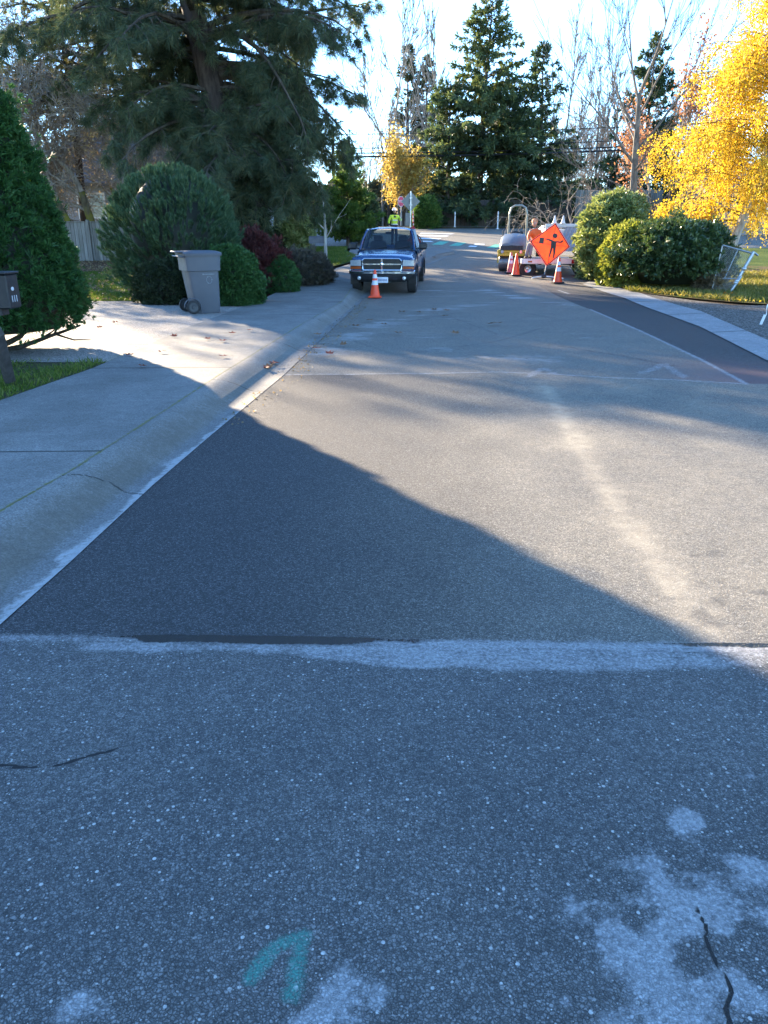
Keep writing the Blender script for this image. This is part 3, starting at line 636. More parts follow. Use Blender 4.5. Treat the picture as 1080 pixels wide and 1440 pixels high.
tc2 = shrub('cedar_tree', 'added cedar out of view beyond the left edge, shading the foreground', 'tree', (-8.1, 11.2, .1), lambda t: CED(t)*1.5, 5.9, None, T_frond, 5000, .13, L_CEDAR, .55, .35, .14, 8, .05, .1, .92, seed=8, shoots=0)  # unseen cedar, added to keep the foreground street in shade
# mugo pine ball
b = G(228, 432); MG = lambda t: 1.36*(.62+.38*math.sin(min(1, t/.42)*math.pi/2))*max(0, 1-max(0, (t-.42)/.58)**2.3)**.52
g0 = gz(b[1])+.1
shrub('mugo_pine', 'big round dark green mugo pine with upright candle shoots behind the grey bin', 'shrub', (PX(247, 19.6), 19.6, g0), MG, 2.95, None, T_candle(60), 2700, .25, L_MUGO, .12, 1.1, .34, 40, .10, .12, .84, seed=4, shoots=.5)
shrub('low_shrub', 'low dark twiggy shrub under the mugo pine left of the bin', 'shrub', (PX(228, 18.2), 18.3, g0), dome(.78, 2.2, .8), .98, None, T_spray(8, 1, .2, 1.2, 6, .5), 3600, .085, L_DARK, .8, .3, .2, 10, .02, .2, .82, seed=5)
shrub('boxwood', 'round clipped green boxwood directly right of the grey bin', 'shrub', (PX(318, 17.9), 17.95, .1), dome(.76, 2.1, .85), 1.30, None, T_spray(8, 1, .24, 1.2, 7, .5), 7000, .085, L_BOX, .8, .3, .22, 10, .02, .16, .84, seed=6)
shrub('barberry', 'wine red twiggy barberry between the boxwood and the low green shrub', 'shrub', (PX(355, 21.8), 21.8, gz(21)+.1), dome(.95, 2., .6), 1.50, None, T_spray(10, 1, .09, .8, 8, .3), 4200, .17, L_BARB, .9, 1.0, .5, 110, .04, .7, 0, seed=7, inner=.7, shoots=4)
shrub('green_shrub', 'small green clipped shrub between the barberry and the brown heath', 'shrub', (PX(392, 21.6), 21.5, gz(21)+.1), dome(.52, 2., .85), .95, None, T_spray(8, 1, .24, 1.2, 9, .5), 2600, .075, L_BOX, .7, .3, .16, 8, .02, .15, .85, seed=9)
shrub('heath_shrub', 'low brownish heath shrub at the sidewalk end of the planting bed', 'shrub', (PX(424, 23.6), 23.6, gz(23.6)+.1), dome(.88, 2., .8), .98, None, T_spray(9, 1, .12, .9, 10, .3), 3600, .10, L_HEATH, .8, .8, .22, 30, .02, .25, .78, seed=10)
shrub('heath_shrub', 'second brownish heath shrub behind, nearer the lawn mailbox', 'shrub', (PX(437, 25.3), 25.4, gz(25.4)+.08), dome(.7, 2., .8), .66, None, T_spray(9, 1, .12, .9, 10, .3), 2200, .10, L_HEATH, .8, .8, .22, 20, .02, .25, .78, seed=11)
shrub('rhododendron_bush', 'open leafy bush on the lawn in front of the white house wall', 'shrub', (PX(411, 37), 37, gz(37)+.08), dome(.95, 2., .6), 1.75, None, T_spray(6, 1, .3, 1.3, 11, .5), 1500, .20, L_RHODO, .8, .3, .3, 20, .1, .5, 0, seed=12, inner=.6)
shrub('small_bush', 'small dark bush at the foot of the white wall', 'shrub', (PX(386, 36), 36.2, gz(36)+.08), dome(.45, 2., .6), .95, None, T_spray(6, 1, .3, 1.3, 11, .5), 600, .16, L_DARK, .8, .3, .3, 8, .1, .5, .5, seed=13)
shrub('ivy_mass', 'dark ivy column around the foot of the big pine', 'ivy', (PX(352, 28.4), 28.6, gz(28.4)+.1), lambda t: .74*(1-.25*t), 2.7, None, T_spray(6, 1, .3, 1.3, 12, .5), 3600, .14, L_DARK, .8, -.2, .25, 8, 0, .3, .85, seed=14)
# right side shrubs
shrub('rhododendron_bush', 'pale sunlit rhododendron beside the trailer and the orange sign', 'shrub', (PX(866, 25.7), 25.9, gz(25.7)+.06), dome(1.10, 2.3, .85), 2.55, None, T_spray(7, 1, .26, 1.3, 13, .5), 4300, .21, L_RHODO, .7, .3, .45, 16, .02, .25, .78, seed=15)
shrub('rhododendron_bush', 'yellow green bush between the pale rhododendron and the dark laurel', 'shrub', (PX(892, 23.9), 24.0, gz(24.)+.06), dome(.92, 2.2, .8), 1.75, None, T_spray(7, 1, .26, 1.3, 14, .5), 2500, .16, M_leaf('lime_leaf', [(.11, .15, .03), (.22, .25, .05), (.34, .34, .09)], .35, .4), .7, .3, .22, 10, .02, .25, .75, seed=16)
lb = shrub('laurel_bush', 'wide dark glossy laurel under the yellow birch', 'shrub', (PX(955, 22.9), 23.1, gz(22.9)+.06), dome(1.58, 2.5, .62), 1.85, None, T_spray(7, 1, .26, 1.3, 15, .5), 6000, .15, L_RHODD, .75, .3, .38, 44, .24, .25, .72, seed=17)
shrub('bramble', 'dry straw coloured bramble against the leaning gate', 'shrub', (PX(1012, 21.9), 22.0, gz(21.9)+.05), dome(.42, 2.2, .8), .85, None, T_spray(7, 1, .10, 1.0, 16, .5), 900, .16, L_BROWN, .9, .6, .4, 20, .02, .7, 0, seed=18)
# ------------------------------------------------ conifers
FT = T_spray(13, 1., .20, 1.1, 21, .35)
def fir(name, label, loc, H, Rb, leaf=L_FIR, dens=1., z0=.1, size=.5, droop=-.5, taper=.85, group=None, lean=0., gaps=.25, tops=1, bark=BARK_D, seed=0):
    t = thing(name, label, 'tree', loc, 0, group); tm = MB(); lm = MB(); bm_ = MB()
    for tp in range(tops):
        ox = (tp-.5*(tops-1))*Rb*.55; Ht = H*(1-.06*tp)
        tm.tube([(ox, 0, -.2), (ox, 0, Ht*.5), (ox+lean, 0, Ht)], [H*.017, H*.011, .02], 8)
        nb = int(H*13*dens/tops**.5); P_, A_, S_ = [], [], []
        for i in range(nb):
            u = rng.uniform(0, 1)**.85; z = Ht*(z0+(1-z0)*u); fr = 1-u
            L = Rb*(fr**taper*(1-.35*max(0, .12-u)/.12)+.03)*rng.uniform(.62, 1.12)/tops**.35
            if rng.uniform() < gaps*.5: L *= .55
            a = rng.uniform(0, 6.283); d = V3(math.cos(a), math.sin(a), .28+.45*u)
            pts = curve((ox+lean*z/Ht, 0, z), d, L, 6, droop*(1-u*.6), .05)
            bm_.tube(pts, np.linspace(.018+.01*L, .006, 7), 3, False)
            ns = max(4, int(L*6.5*dens))
            for k in range(ns):
                q, dd = at_frac(pts, .18+.82*(k+rng.uniform())/ns); sd = unit(np.cross(dd, [0, 0, 1]))*rng.choice([-1, 1])
                P_.append(q+rng.normal(size=3)*.05); A_.append(dd*.8+sd*rng.uniform(.2, 1.)+V3(0, 0, -.25+.3*rng.normal())); S_.append(size*rng.uniform(.6, 1.2)*(.6+.4*fr))
            P_.append(pts[-1]); A_.append(dd); S_.append(size*.8)
        lm.scatter(*FT, P_, A_, S_)
    lm.build('crown', leaf, t); bm_.build('branches', bark, t); tm.build('trunk', bark, t); return t
def at(px, y, dz=0.): return (PX(px, y), y, gz(y)+dz)
def Hat(py, y): return P(540, py, y).z-gz(y)
L_HAZY = M_leaf('far_conifer_needle', [(.03, .045, .028), (.05, .068, .04), (.09, .10, .055)], .3)  # greyer needles: distance haze put into the colour
fir('fir_tree', 'tallest green fir rising behind the far brown fence', at(672, 62.6), 15.9, 5.7, M_leaf('tall_fir_needle', [(.04, .068, .032), (.085, .12, .055), (.17, .19, .08)], .35), 1.0, .08, .62, -.75, .75, lean=.4)
fir('fir_tree', 'second fir just left of the tallest one, full to the ground', at(628, 62.3), 10.2, 4.2, L_FIR, 1., .05, .60, -.8, .7)
fir('fir_tree', 'slender topped fir right of the tallest one', at(752, 62.8), 12.6, 4.9, L_FIR, .8, .06, .60, -.6, .9, lean=-.3)
fir('fir_tree', 'broad dark fir filling the gap behind the roller', at(712, 62.2), 9.3, 4.6, L_FIR, 1., .04, .62, -.8, .65)
fir('fir_tree', 'low dark fir behind the flatbed trailer', at(772, 67), 6.0, 4.2, L_FIR, .9, .04, .6, -.7, .6)
fir('fir_tree', 'low dark evergreen right of the bare maple', at(850, 72), 5.8, 4.2, L_FIR, .9, .04, .6, -.7, .6)
fir('fir_tree', 'narrow fir standing behind the bare maple', at(893, 72), 15.4, 4.5, L_FIR, .85, .12, .62, -.5, .8)
fir('fir_tree', 'distant twin topped fir left of the tall firs', at(584, 95), 19.2, 3.9, L_HAZY, .65, .2, .85, -.6, .75, tops=2)
fir('fir_tree', 'bushy light green fir on the corner behind the pickup', at(489, 41), 4.85, 2.1, L_FIRL, 3.0, .03, .26, .0, .85, gaps=.3)
fir('fir_tree', 'low dark lower fir beside the light green one', at(508, 43), 2.7, 1.25, L_FIR, 2.4, .02, .36, .0, .5)
shrub('corner_shrub', 'small evergreen left of the grey sign post against the fence', 'shrub', at(598, 57.6, .1), dome(1.0, 2, .8), 1.9, None, T_spray(6, 1, .3, 1.3, 12, .5), 900, .3, L_FIRL, .8, .3, .25, 5, .02, .3, .7, seed=24)
# ------------------------------------------------ the big pine
PT = T_tuft(26, 1., .040, 1.0, 31)
def big_pine():
    x0, y0 = PX(357, 29), 29.; t = thing('pine_tree', 'huge long needled pine with a leaning thick trunk behind the hedge', 'tree', (x0, y0, gz(y0)), 0)
    tr = [V3(0, 0, -.2), V3(-.25, 0, 2.), V3(-.95, .0, 5), V3(-1.75, 0, 9.), V3(-2.2, 0, 13), V3(-2.4, 0, 17)]
    MB().tube(tr, [.56, .46, .42, .36, .26, .1], 14).build('trunk', BARK_P, t)
    tr = np.array(tr); bm_ = MB(); P_, A_, S_ = [], [], []
    for i in range(185):
        z = rng.uniform(2.6, 15.) if i > 40 else rng.uniform(2.8, 7.5)
        p0 = V3(np.interp(z, tr[:, 2], tr[:, 0]), 0, z); a = rng.uniform(0, 6.283)
        right = max(0, math.cos(a)); L = min(6.0 if i % 9 else 7.4, 2.1+.85*(z-2.6)+.6*right)*(1-.45*max(0, min(4, z-9.5))/4)*rng.uniform(.62, 1.08)
        if math.cos(a) < -.2 and z < 4.5: L *= .75
        if math.sin(a) < -.55 and z > 4.8 and i % 3: continue
        pts = curve(p0, (math.cos(a), math.sin(a), rng.uniform(.05, .45)), L, 9, -1.0 if z < 8 else -.7, .10)
        pts[:, 2] = np.maximum(pts[:, 2], 2.0+.25*math.sin(i))
        bm_.tube(pts, np.linspace(.035+.014*L, .015, 10), 5, False)
        for k in range(int(L*4.4)):
            u = rng.uniform(.18, 1); q, d = at_frac(pts, u); sd = unit(np.cross(d, [0, 0, 1]))*rng.choice([-1, 1])
            l2 = rng.uniform(.5, 1.7)*(1.25-.6*u); tw = curve(q, d*.6+sd+V3(0, 0, rng.uniform(-.5, .2)), l2, 5, -.9, .16); bm_.tube(tw, np.linspace(.018, .006, 6), 3, False)
            for j in range(max(3, int(l2*8.0))):
                qq, dd = at_frac(tw, rng.uniform(.3, 1)); P_.append(qq+rng.normal(size=3)*.06); A_.append(dd+rng.normal(size=3)*.45+V3(0, 0, -.35)); S_.append(rng.uniform(.30, .50))
        P_.append(pts[-1]); A_.append(d); S_.append(.34)
    MB().scatter(*PT, P_, A_, S_).build('crown', L_PINE, t); bm_.build('branches', BARK_D, t); return t
big_pine()
def pine2(name, label, loc, H, Rb, n, mat, zlo, seed=0, sz=(.22, .34)):
    t = thing(name, label, 'tree', loc); bm_ = MB(); P_, A_, S_ = [], [], []
    MB().tube([(0, 0, -.2), (.2, 0, H*.5), (.1, 0, H)], [.20, .15, .05], 10).build('trunk', BARK_P, t)
    for i in range(n):
        z = rng.uniform(zlo, H); a = rng.uniform(0, 6.283); L = Rb*rng.uniform(.5, 1.05)*(1-.5*(z-zlo)/(H-zlo))
        pts = curve((.15, 0, z), (math.cos(a), math.sin(a), rng.uniform(0, .4)), L, 7, -.6, .1); bm_.tube(pts, np.linspace(.03+.012*L, .01, 8), 4, False)
        for k in range(int(L*3)):
            q, d = at_frac(pts, rng.uniform(.25, 1)); sd = unit(np.cross(d, [0, 0, 1]))*rng.choice([-1, 1]); l2 = rng.uniform(.4, 1.3)
            tw = curve(q, d*.6+sd+V3(0, 0, rng.uniform(-.4, .3)), l2, 4, -.5, .16); bm_.tube(tw, np.linspace(.014, .005, 5), 3, False)
            for j in range(max(2, int(l2*4))):
                qq, dd = at_frac(tw, rng.uniform(.3, 1)); P_.append(qq); A_.append(dd+rng.normal(size=3)*.5); S_.append(rng.uniform(*sz))
    MB().scatter(*PT, P_, A_, S_).build('crown', mat, t); bm_.build('branches', BARK_D, t)
pine2('pine_tree', 'sunlit yellowish pine high over the bare orchard tree at the top left', (PX(120, 38), 38, gz(38)), 11.0, 6.0, 95, L_PINEL, 5.6)
pine2('pine_tree', 'backlit pine at the far left top corner', (PX(-40, 36), 36, gz(36)), 10.4, 5.0, 34, L_PINEL, 6.8)
# ------------------------------------------------ bare and autumn trees
def bare(name, label, loc, trunks, lv, mat, leafm=None, nl=0, lsize=.06, group=None, seed=0, **kw):
    t = thing(name, label, 'tree', loc, 0, group); m = MB(); tips = []; tm = MB()
    for (p0, d, L, r) in trunks:
        pts = curve(p0, d, L*.45, 4, .1, .05); tm.tube(pts, np.linspace(r, r*.72, 5), 9, False)
        branch_out(m, pts[-1], unit(pts[-1]-pts[-2]), L*.42, r*.72, lv, tips, **kw)
        for k in range(3 if lv > 2 else 2):
            q, dd = at_frac(pts, rng.uniform(.45, .95)); ax = unit(np.cross(dd, rng.normal(size=3))); branch_out(m, q, dd*.7+ax*.7, L*.36, r*.42, lv-1, tips, **kw)
    tm.build('trunk', mat, t); m.build('branches', TWIG if mat is not BARK_W else BARK_W, t)
    if leafm and tips:
        P_ = np.array([a for a, b in tips]); A_ = np.array([b for a, b in tips]); k = rng.integers(0, len(P_), nl)
        MB().scatter(*T_leaf(1, .7), P_[k]+rng.normal(size=(nl, 3))*lsize*2.2, A_[k]+rng.normal(size=(nl, 3))+V3(0, 0, -.4), lsize*rng.uniform(.6, 1.3, nl)).build('leaves', leafm, t)
    return t
bare('bare_tree', 'mossy forked bare orchard tree behind the left fence, nearest the cedar', (PX(112, 33), 33, gz(33)), [((0, 0, 0), (-.75, -.1, 1), 6.5, .2), ((.1, 0, 0), (-.25, .1, 1), 6., .15), ((-.3, .2, .9), (-1.2, .2, .7), 5, .12)], 5, BARK_M, L_BROWN, 5000, .06, ang=.75, n_ch=(3, 4), ratio=.70, up=.0, wob=.16, minr=.011)
bare('bare_tree', 'second mossy bare orchard tree, right behind the left fence', (PX(140, 34), 34, gz(34)), [((0, 0, 0), (-.12, 0, 1), 6, .19), ((.1, 0, 0), (.45, 0, 1), 5.8, .16)], 5, BARK_M, L_BROWN, 5000, .06, ang=.75, n_ch=(3, 4), ratio=.70, up=.0, wob=.16, minr=.011)
bare('bare_tree', 'bare tree between the orchard trees and the big pine', (PX(235, 36), 36, gz(36)), [((0, 0, 0), (-.2, 0, 1), 7, .17), ((0, 0, 0), (.3, 0, 1), 6, .13)], 5, BARK_M, L_BROWN, 3000, .06, ang=.75, n_ch=(3, 4), ratio=.68, up=.0, wob=.15, minr=.011)
bare('bare_tree', 'tangled bare tree at the left edge above the cedar', (PX(20, 36), 36, gz(36)), [((0, 0, 0), (0, 0, 1), 9, .2), ((0, 0, 0), (.5, 0, 1), 8, .15)], 5, BARK_M, L_BROWN, 4000, .06, ang=.75, n_ch=(3, 4), ratio=.68, up=.05, wob=.15, minr=.012)
pine2('pine_tree', 'tall yellowish pine filling the sky between the orchard trees and the big pine', (PX(205, 44), 44, gz(44)), 11.5, 5.5, 90, L_PINEL, 5.0)
bare('bare_tree', 'brown twiggy tree in front of the grey house roof', (PX(70, 39), 39, gz(39)), [((0, 0, 0), (.2, 0, 1), 8, .16), ((0, 0, 0), (-.4, 0, 1), 7, .13)], 5, BARK_M, L_BROWN, 3000, .06, ang=.75, n_ch=(2, 4), ratio=.70, up=.0, wob=.16, minr=.010)
bare('bare_tree', 'brown twiggy tree whose crown meets the big pine on its left', (PX(190, 40), 40, gz(40)), [((0, 0, 0), (.1, 0, 1), 8, .16), ((0, 0, 0), (-.4, 0, 1), 6.5, .13)], 5, BARK_M, L_BROWN, 3000, .06, ang=.75, n_ch=(2, 4), ratio=.70, up=.0, wob=.16, minr=.010)
bare('sapling', 'slim pale sapling on the lawn beside the small mailbox', (PX(458, 29.5), 29.5, gz(29.5)+.1), [((0, 0, 0), (-.12, 0, 1), 3.0, .07)], 2, BARK_W, None, ang=.5, n_ch=(2, 4), ratio=.6, up=.2, wob=.06, minr=.006)
# bare maple right of centre
def maple():
    t = thing('bare_tree', 'tall bare maple with spreading upturned limbs above the rhododendron', 'tree', (PX(886, 33), 33, gz(33)))
    tm = MB(); m = MB(); tips = []
    tr = [V3(0, 0, -.2), V3(-.05, 0, 2.2), V3(-.15, 0, 4.1), V3(-.25, 0, 6.2)]; tm.tube(tr, [.19, .15, .12, .07], 10); tm.build('trunk', BARK_G, t)
    for (z, dx, dy, dz, L, r) in ((5.0, -1, -.2, .75, 4.2, .12), (5.6, .9, -.2, .9, 4.6, .13), (6.6, -.7, .2, 1, 3.8, .10), (7.2, .5, 0, 1, 3.8, .1), (8.2, .1, 0, 1, 3.6, .13), (8., -.35, .1, 1, 3.8, .11), (3.6, -1, -.4, .25, 3.2, .08), (4.2, 1, .2, .4, 3.2, .08), (4.6, .2, -1, .4, 3.2, .08), (6, 0, 1, .7, 3.5, .1)):
        branch_out(m, V3(-.04*z*.74, 0, z*.74), (dx, dy, dz), L*.80, r*.55, 3, tips, ang=.5, n_ch=(3, 5), ratio=.6, up=.30, wob=.06, minr=.008)
    m.build('branches', BARK_G, t)
maple()
bare('bare_shrub', 'pale leafless tangled shrub arching over the white truck behind the sign', (PX(800, 34), 34, gz(34)), [((.3, 0, .2), (-.9, -.2, .8), 3.8, .045), ((.5, .1, .3), (-.4, 0, 1), 3.4, .045), ((.7, 0, .3), (.2, -.1, 1), 3.2, .045), ((.2, -.3, .5), (-1, -.3, .5), 3.6, .04), ((1.8, 0, .3), (-.2, 0, 1), 3.2, .04)], 3, TWIG, None, ang=.9, n_ch=(2, 4), ratio=.62, up=-.25, wob=.22, minr=.0065)
bp = bare('bare_tree', 'slim bare background tree among the leafless trees behind the cross street', (PX(620, 84), 84, 2.2), [((0, 0, 0), (0, 0, 1), 19, .19)], 3, BARK_G, None, group='leafless trees behind the cross street', ang=.45, n_ch=(5, 7), ratio=.5, up=.35, wob=.05, minr=.028)
bp2 = bare('bare_tree', 'slim bare background tree among the leafless trees behind the cross street', (PX(545, 88), 88, 2.2), [((0, 0, 0), (.05, 0, 1), 21, .2), ((.3, 0, 0), (-.1, 0, 1), 17, .13)], 3, BARK_G, None, group='leafless trees behind the cross street', ang=.5, n_ch=(5, 7), ratio=.5, up=.3, wob=.06, minr=.028)
for i, px in enumerate((508, 524, 538, 556, 572, 598, 611, 690, 724, 742, 771, 785, 799, 812, 826, 838, 852, 866, 905, 921, 934, 948, 962, 978, 1000, 1030, 1065, 300, 345, 395, 430, 515, 531, 549, 590, 604, 617, 700, 716, 733, 757, 778, 792, 806, 819, 832, 845, 859, 873, 912, 928, 955, 970, 990)):
    c = copy_tree((bp, bp2)[i % 2]); y = 76+rng.uniform(0, 26); c.location = (PX(px+rng.uniform(-5, 5), y), y, 2.2)
    s_ = rng.uniform(.52, .78)*(.74 if px < 640 else .92); c.scale = (s_, s_, s_*rng.uniform(.85, 1.1)); c.rotation_euler = (0, 0, rng.uniform(0, 6.28))
bare('orange_tree', 'half bare tree with rusty orange leaves behind the birch', (PX(938, 44), 44, gz(44)), [((0, 0, 0), (-.1, 0, 1), 8.2, .12), ((.3, 0, 0), (.2, 0, 1), 7.6, .11), ((-.3, 0, 0), (-.35, 0, 1), 6, .09)], 3, BARK_D, L_ORANGE, 5200, .15, ang=.45, n_ch=(4, 6), ratio=.55, up=.3, wob=.07, minr=.012)
bare('yellow_tree', 'small yellow leaved tree behind the grey diamond sign', (PX(565, 60.5), 60.5, gz(60.5)), [((0, 0, 0), (-.03, 0, 1), 5.6, .11), ((.2, 0, 0), (.14, 0, 1), 4.4, .08), ((-.2, 0, 0), (-.18, 0, 1), 4.0, .08)], 3, BARK_G, M_leaf('gold_leaf', [(.26, .20, .06), (.42, .30, .07), (.46, .36, .14)], .5, tcol=(1.15, 1.1, .8)), 9000, .17, ang=.42, n_ch=(4, 6), ratio=.5, up=.2, wob=.06, minr=.012)
def birch():
    t = thing('birch_tree', 'bright yellow weeping birch filling the right edge', 'tree', (PX(1012, 26.5)+.4, 26.5, gz(26.5)))
    tr = np.array([V3(-.2, 0, -.1), V3(.55, 0, 3), V3(1.05, 0, 6), V3(1.35, 0, 9.5), V3(1.5, 0, 13)]); MB().tube(tr, [.17, .13, .10, .07, .03], 8).build('trunk', BARK_W, t)
    m = MB(); P_, A_ = [], []
    for i in range(195):
        z = 1.7+8.8*rng.uniform()**.85; x = np.interp(z, tr[:, 2], tr[:, 0]); a = rng.uniform(0, 6.283)
        L = (3.7*(1-max(0, z-3.8)/11))*rng.uniform(.55, 1.1)*(1 if z > 2.6 else .8)
        pts = curve((x, 0, z), (math.cos(a), math.sin(a), .55), L, 6, -.9, .10); m.tube(pts, np.linspace(.025, .006, 7), 4, False)
        for k in range(int(L*7)):
            q, d = at_frac(pts, rng.uniform(.25, 1)); l2 = rng.uniform(.4, 1.25); tw = curve(q, d*.5+rng.normal(size=3)*.35+V3(0, 0, -.4), l2, 4, -1.6, .12); m.tube(tw, [.005]*5, 3, False)
            nn = int(l2*(62 if z < 7.5 else 32)); u = rng.uniform(0, 1, nn)
            for v in u: qq, dd = at_frac(tw, v); P_.append(qq); A_.append(dd)
    P_ = np.array(P_)+rng.normal(size=(len(P_), 3))*.07; keep = P_[:, 2] > .9; P_ = P_[keep]; A_ = np.array(A_)[keep]
    MB().scatter(*T_leaf(1, .75), P_, A_*.6+rng.normal(size=P_.shape)*.7+V3(0, 0, -.5), (.062*rng.uniform(.65, 1.25, len(P_)))).build('leaves', L_BIRCH, t)
    m.build('branches', BARK_D, t); print('birch', len(P_))
rng = np.random.default_rng(5); birch()
# ------------------------------------------------ grass and fallen leaves
def blades(name, label, n, fx, y0, y1, h, w_, mat, lift, hide=None):
    y = rng.uniform(y0, y1, n); lo, hi = fx(y); x = rng.uniform(0, 1, n)*(hi-lo)+lo
    k = fbm(x, y, 1.2, 6)+rng.normal(size=n)*.1 > .40
    x, y = x[k], y[k]; p = np.stack([x, y, gzv(y)+lift], -1)
    tv = V3([-w_, 0, 0], [w_, 0, 0], [w_*.6, .3*h, h*.65], [0, .7*h, h]); tf = [[0, 1, 2, 3]]
    ax = np.stack([rng.normal(size=len(x))*.35, rng.normal(size=len(x))*.35, np.ones(len(x))], -1)
    tag(MB().scatter(tv, tf, p, ax, rng.uniform(.5, 1.3, len(x))).build(name, mat), label, 'grass', kind='stuff')
blades('grass', 'short tufty grass on the strip under the cedar by the mailbox', 26000, lambda y: (-9+0*y, fSW(y)-.03), 6.8, 9.45, .075, .004, L_GRASS, .10)
blades('grass', 'sunlit lawn grass behind the driveway', 90000, lambda y: (-19+0*y, np.interp(y, [18.7, 22, 27], [-5.6, -6.5, -6.4])), 18.75, 27.2, .06, .009, L_GRASS, .10)
blades('grass', 'lawn grass sloping up behind the planting bed', 60000, lambda y: (-9.+0*y, np.interp(y, [24.8, 27.4, 30, 33, 36, 39], [-3.1, -2.5, -1.7, -.9, -1.8, -1.9])), 25.6, 38.5, .07, .012, L_GRASS, .11)
blades('grass', 'rough dry grass around the shrubs on the right', 60000, lambda y: (np.interp(y, [18.5, 19.5, 21, 22.4, 26], [9.6, 8.7, 7.8, 7.1, 7.5]), 16+0*y), 18.6, 27.5, .12, .009, M_leaf('rough_grass', [(.07, .10, .02), (.16, .16, .04), (.32, .25, .10)], .4), .06)
LF = np.array([[0, 0, 0], [.5, .1, .12], [.35, .45, .02], [.75, .6, .16], [.3, .75, .05], [.15, 1.1, .2], [-.15, .8, .04], [-.6, .85, .2], [-.4, .5, .03], [-.75, .3, .18], [-.3, .15, .02]])
def leaf_thing(px, py, lift, s, mat, label, group):
    x, y = G(px, py, lift); m = MB(); n = len(LF); a = rng.uniform(0, 6.28); v = (LF-[0, .5, 0])*s @ rotz(a).T @ rotx(rng.uniform(-.25, .25)).T
    v = np.concatenate([v, [[0, 0, .03*s]]]); v[:, 2] += .012+.10*s; m.add(v, [[i, (i+1) % n, n] for i in range(n)])
    o = m.build('fallen_leaf', mat); o.location = (x, y, gz(y)+lift); tag(o, label, 'leaf', group)
LFM = [M_leaf('fallen_red', [(.16, .035, .02), (.30, .07, .03)], .2), M_leaf('fallen_brown', [(.14, .07, .035), (.26, .13, .05)], .2)]
for (px, py) in ((292, 478), (313, 481), (183, 501), (201, 517), (162, 455), (314, 503), (245, 474), (327, 470), (352, 466), (228, 497), (140, 462)):
    leaf_thing(px, py, .135, .095 if py > 470 else .10, LFM[0], 'red maple leaf lying on the concrete sidewalk or driveway', 'red leaves on the sidewalk and driveway')
for (px, py) in ((378, 518), (386, 513), (374, 519), (404, 490), (419, 478), (447, 472), (483, 486), (445, 492), (463, 499), (366, 496), (410, 470), (425, 455), (448, 447)):
    leaf_thing(px, py, .02, .12, LFM[0 if px % 3 else 1], 'dry leaf lying in the gutter or at the left edge of the street', 'leaves in the gutter')
for (px, py) in ((565, 440), (590, 441), (625, 446), (520, 452), (500, 460), (610, 437), (540, 458), (628, 438), (690, 457), (700, 456), (640, 470), (560, 470)):
    leaf_thing(px, py, .015, .14, LFM[1], 'brown leaf lying on the street in front of the pickup', 'leaves on the street')
LFO = M_leaf('fallen_orange', [(.75, .22, .03), (.8, .3, .05)], .3)
leaf_thing(1020, 417, .07, .30, LFO, 'bright orange leaf on the grass at the foot of the gate', None)

# far wood behind the cross street: nobody could count it
n_ = 26000; y = rng.uniform(84, 112, n_); x = rng.uniform(-75, 90, n_); top = 2.2+2.0+4.2*fbm(x, y*.2, .12, 71)+1.5*(fbm(x, y, .5, 72)-.5)
z = 2.0+(top-2.0)*rng.uniform(0, 1, n_)**.8
tag(MB().scatter(*T_spray(9, 1., .3, 1.2, 41, .6), np.stack([x, y, z], -1), rng.normal(size=(n_, 3))+V3(0, 0, .6), rng.uniform(.5, 1.1, n_)).build('distant_wood', M_leaf('far_scrub', [(.03, .045, .03), (.06, .07, .045), (.11, .10, .07)], .3)), 'dark distant scrub and wood behind the leafless trees', 'wood', kind='stuff')

def litter(label, n, fx, y0, y1, mat, size, lift):
    y = rng.uniform(y0, y1, n); lo, hi = fx(y); x = rng.uniform(0, 1, n)*(hi-lo)+lo; k = fbm(x, y, .9, 56)+rng.normal(size=n)*.12 > .45; x, y = x[k], y[k]
    tag(MB().scatter(*T_leaf(1, .8), np.stack([x, y, gzv(y)+lift], -1), rng.normal(size=(len(x), 3))*V3(1, 1, .25), size*rng.uniform(.6, 1.2, len(x))).build('leaf_litter', mat), label, 'leaves', kind='stuff')
litter('yellow leaves dropped on the grass under the birch and shrubs', 5200, lambda y: (np.interp(y, [18.6, 19.5, 21, 22.4, 28], [9.6, 8.7, 7.8, 7.2, 7.6]), 15+0*y), 18.7, 27.5, L_BIRCH, .07, .10)
litter('brown leaf litter in the planting bed and by the left fence', 5200, lambda y: (-14+0*y, np.interp(y, [18, 22, 24, 27, 31], [-4.2, -3.6, -3.3, -6.6, -6.6])), 18.9, 31.2, L_BROWN, .08, .15)
litter('small debris and leaf bits along the left gutter', 700, lambda y: (fL2(y)-.10, fL2(y)+.28), 6.5, 21, L_BROWN, .028, .012)
# ================================================================ BUILDINGS, FENCES, LINES
WOODG = NT('weathered_boards'); 
def M_boards(name, a, b, freq=7.0):
    n = NT(name); x, y, z = n.sep(); s_ = n.math('ADD', x, n.math('MULTIPLY', y, .7))
    k = n.math('MULTIPLY', s_, freq); fl = n.math('FLOOR', k); fr = n.math('FRACT', k)
    wn = n.n('ShaderNodeTexWhiteNoise', noise_dimensions='1D'); n.l(fl, wn.inputs['W']); gap = n.mr(n.math('ABSOLUTE', n.math('SUBTRACT', fr, .5)), .44, .49)
    c = n.mix(wn.outputs['Value'], a, b); c = n.mix(n.mr(n.noise(5, 6, .7, n.map((4, 4, .4))), .3, .7), c, n.mix(.45, c, (.03, .03, .02)))
    c = n.mix(n.mr(n.noise(1.1, 4), .55, .7), c, n.mix(.3, c, (.10, .13, .05))); c = n.mix(gap, c, (.01, .01, .01))
    return n.done(n.pbr(c, .9, n.bump(n.math('MULTIPLY', gap, -1.), .6, .02), .2))
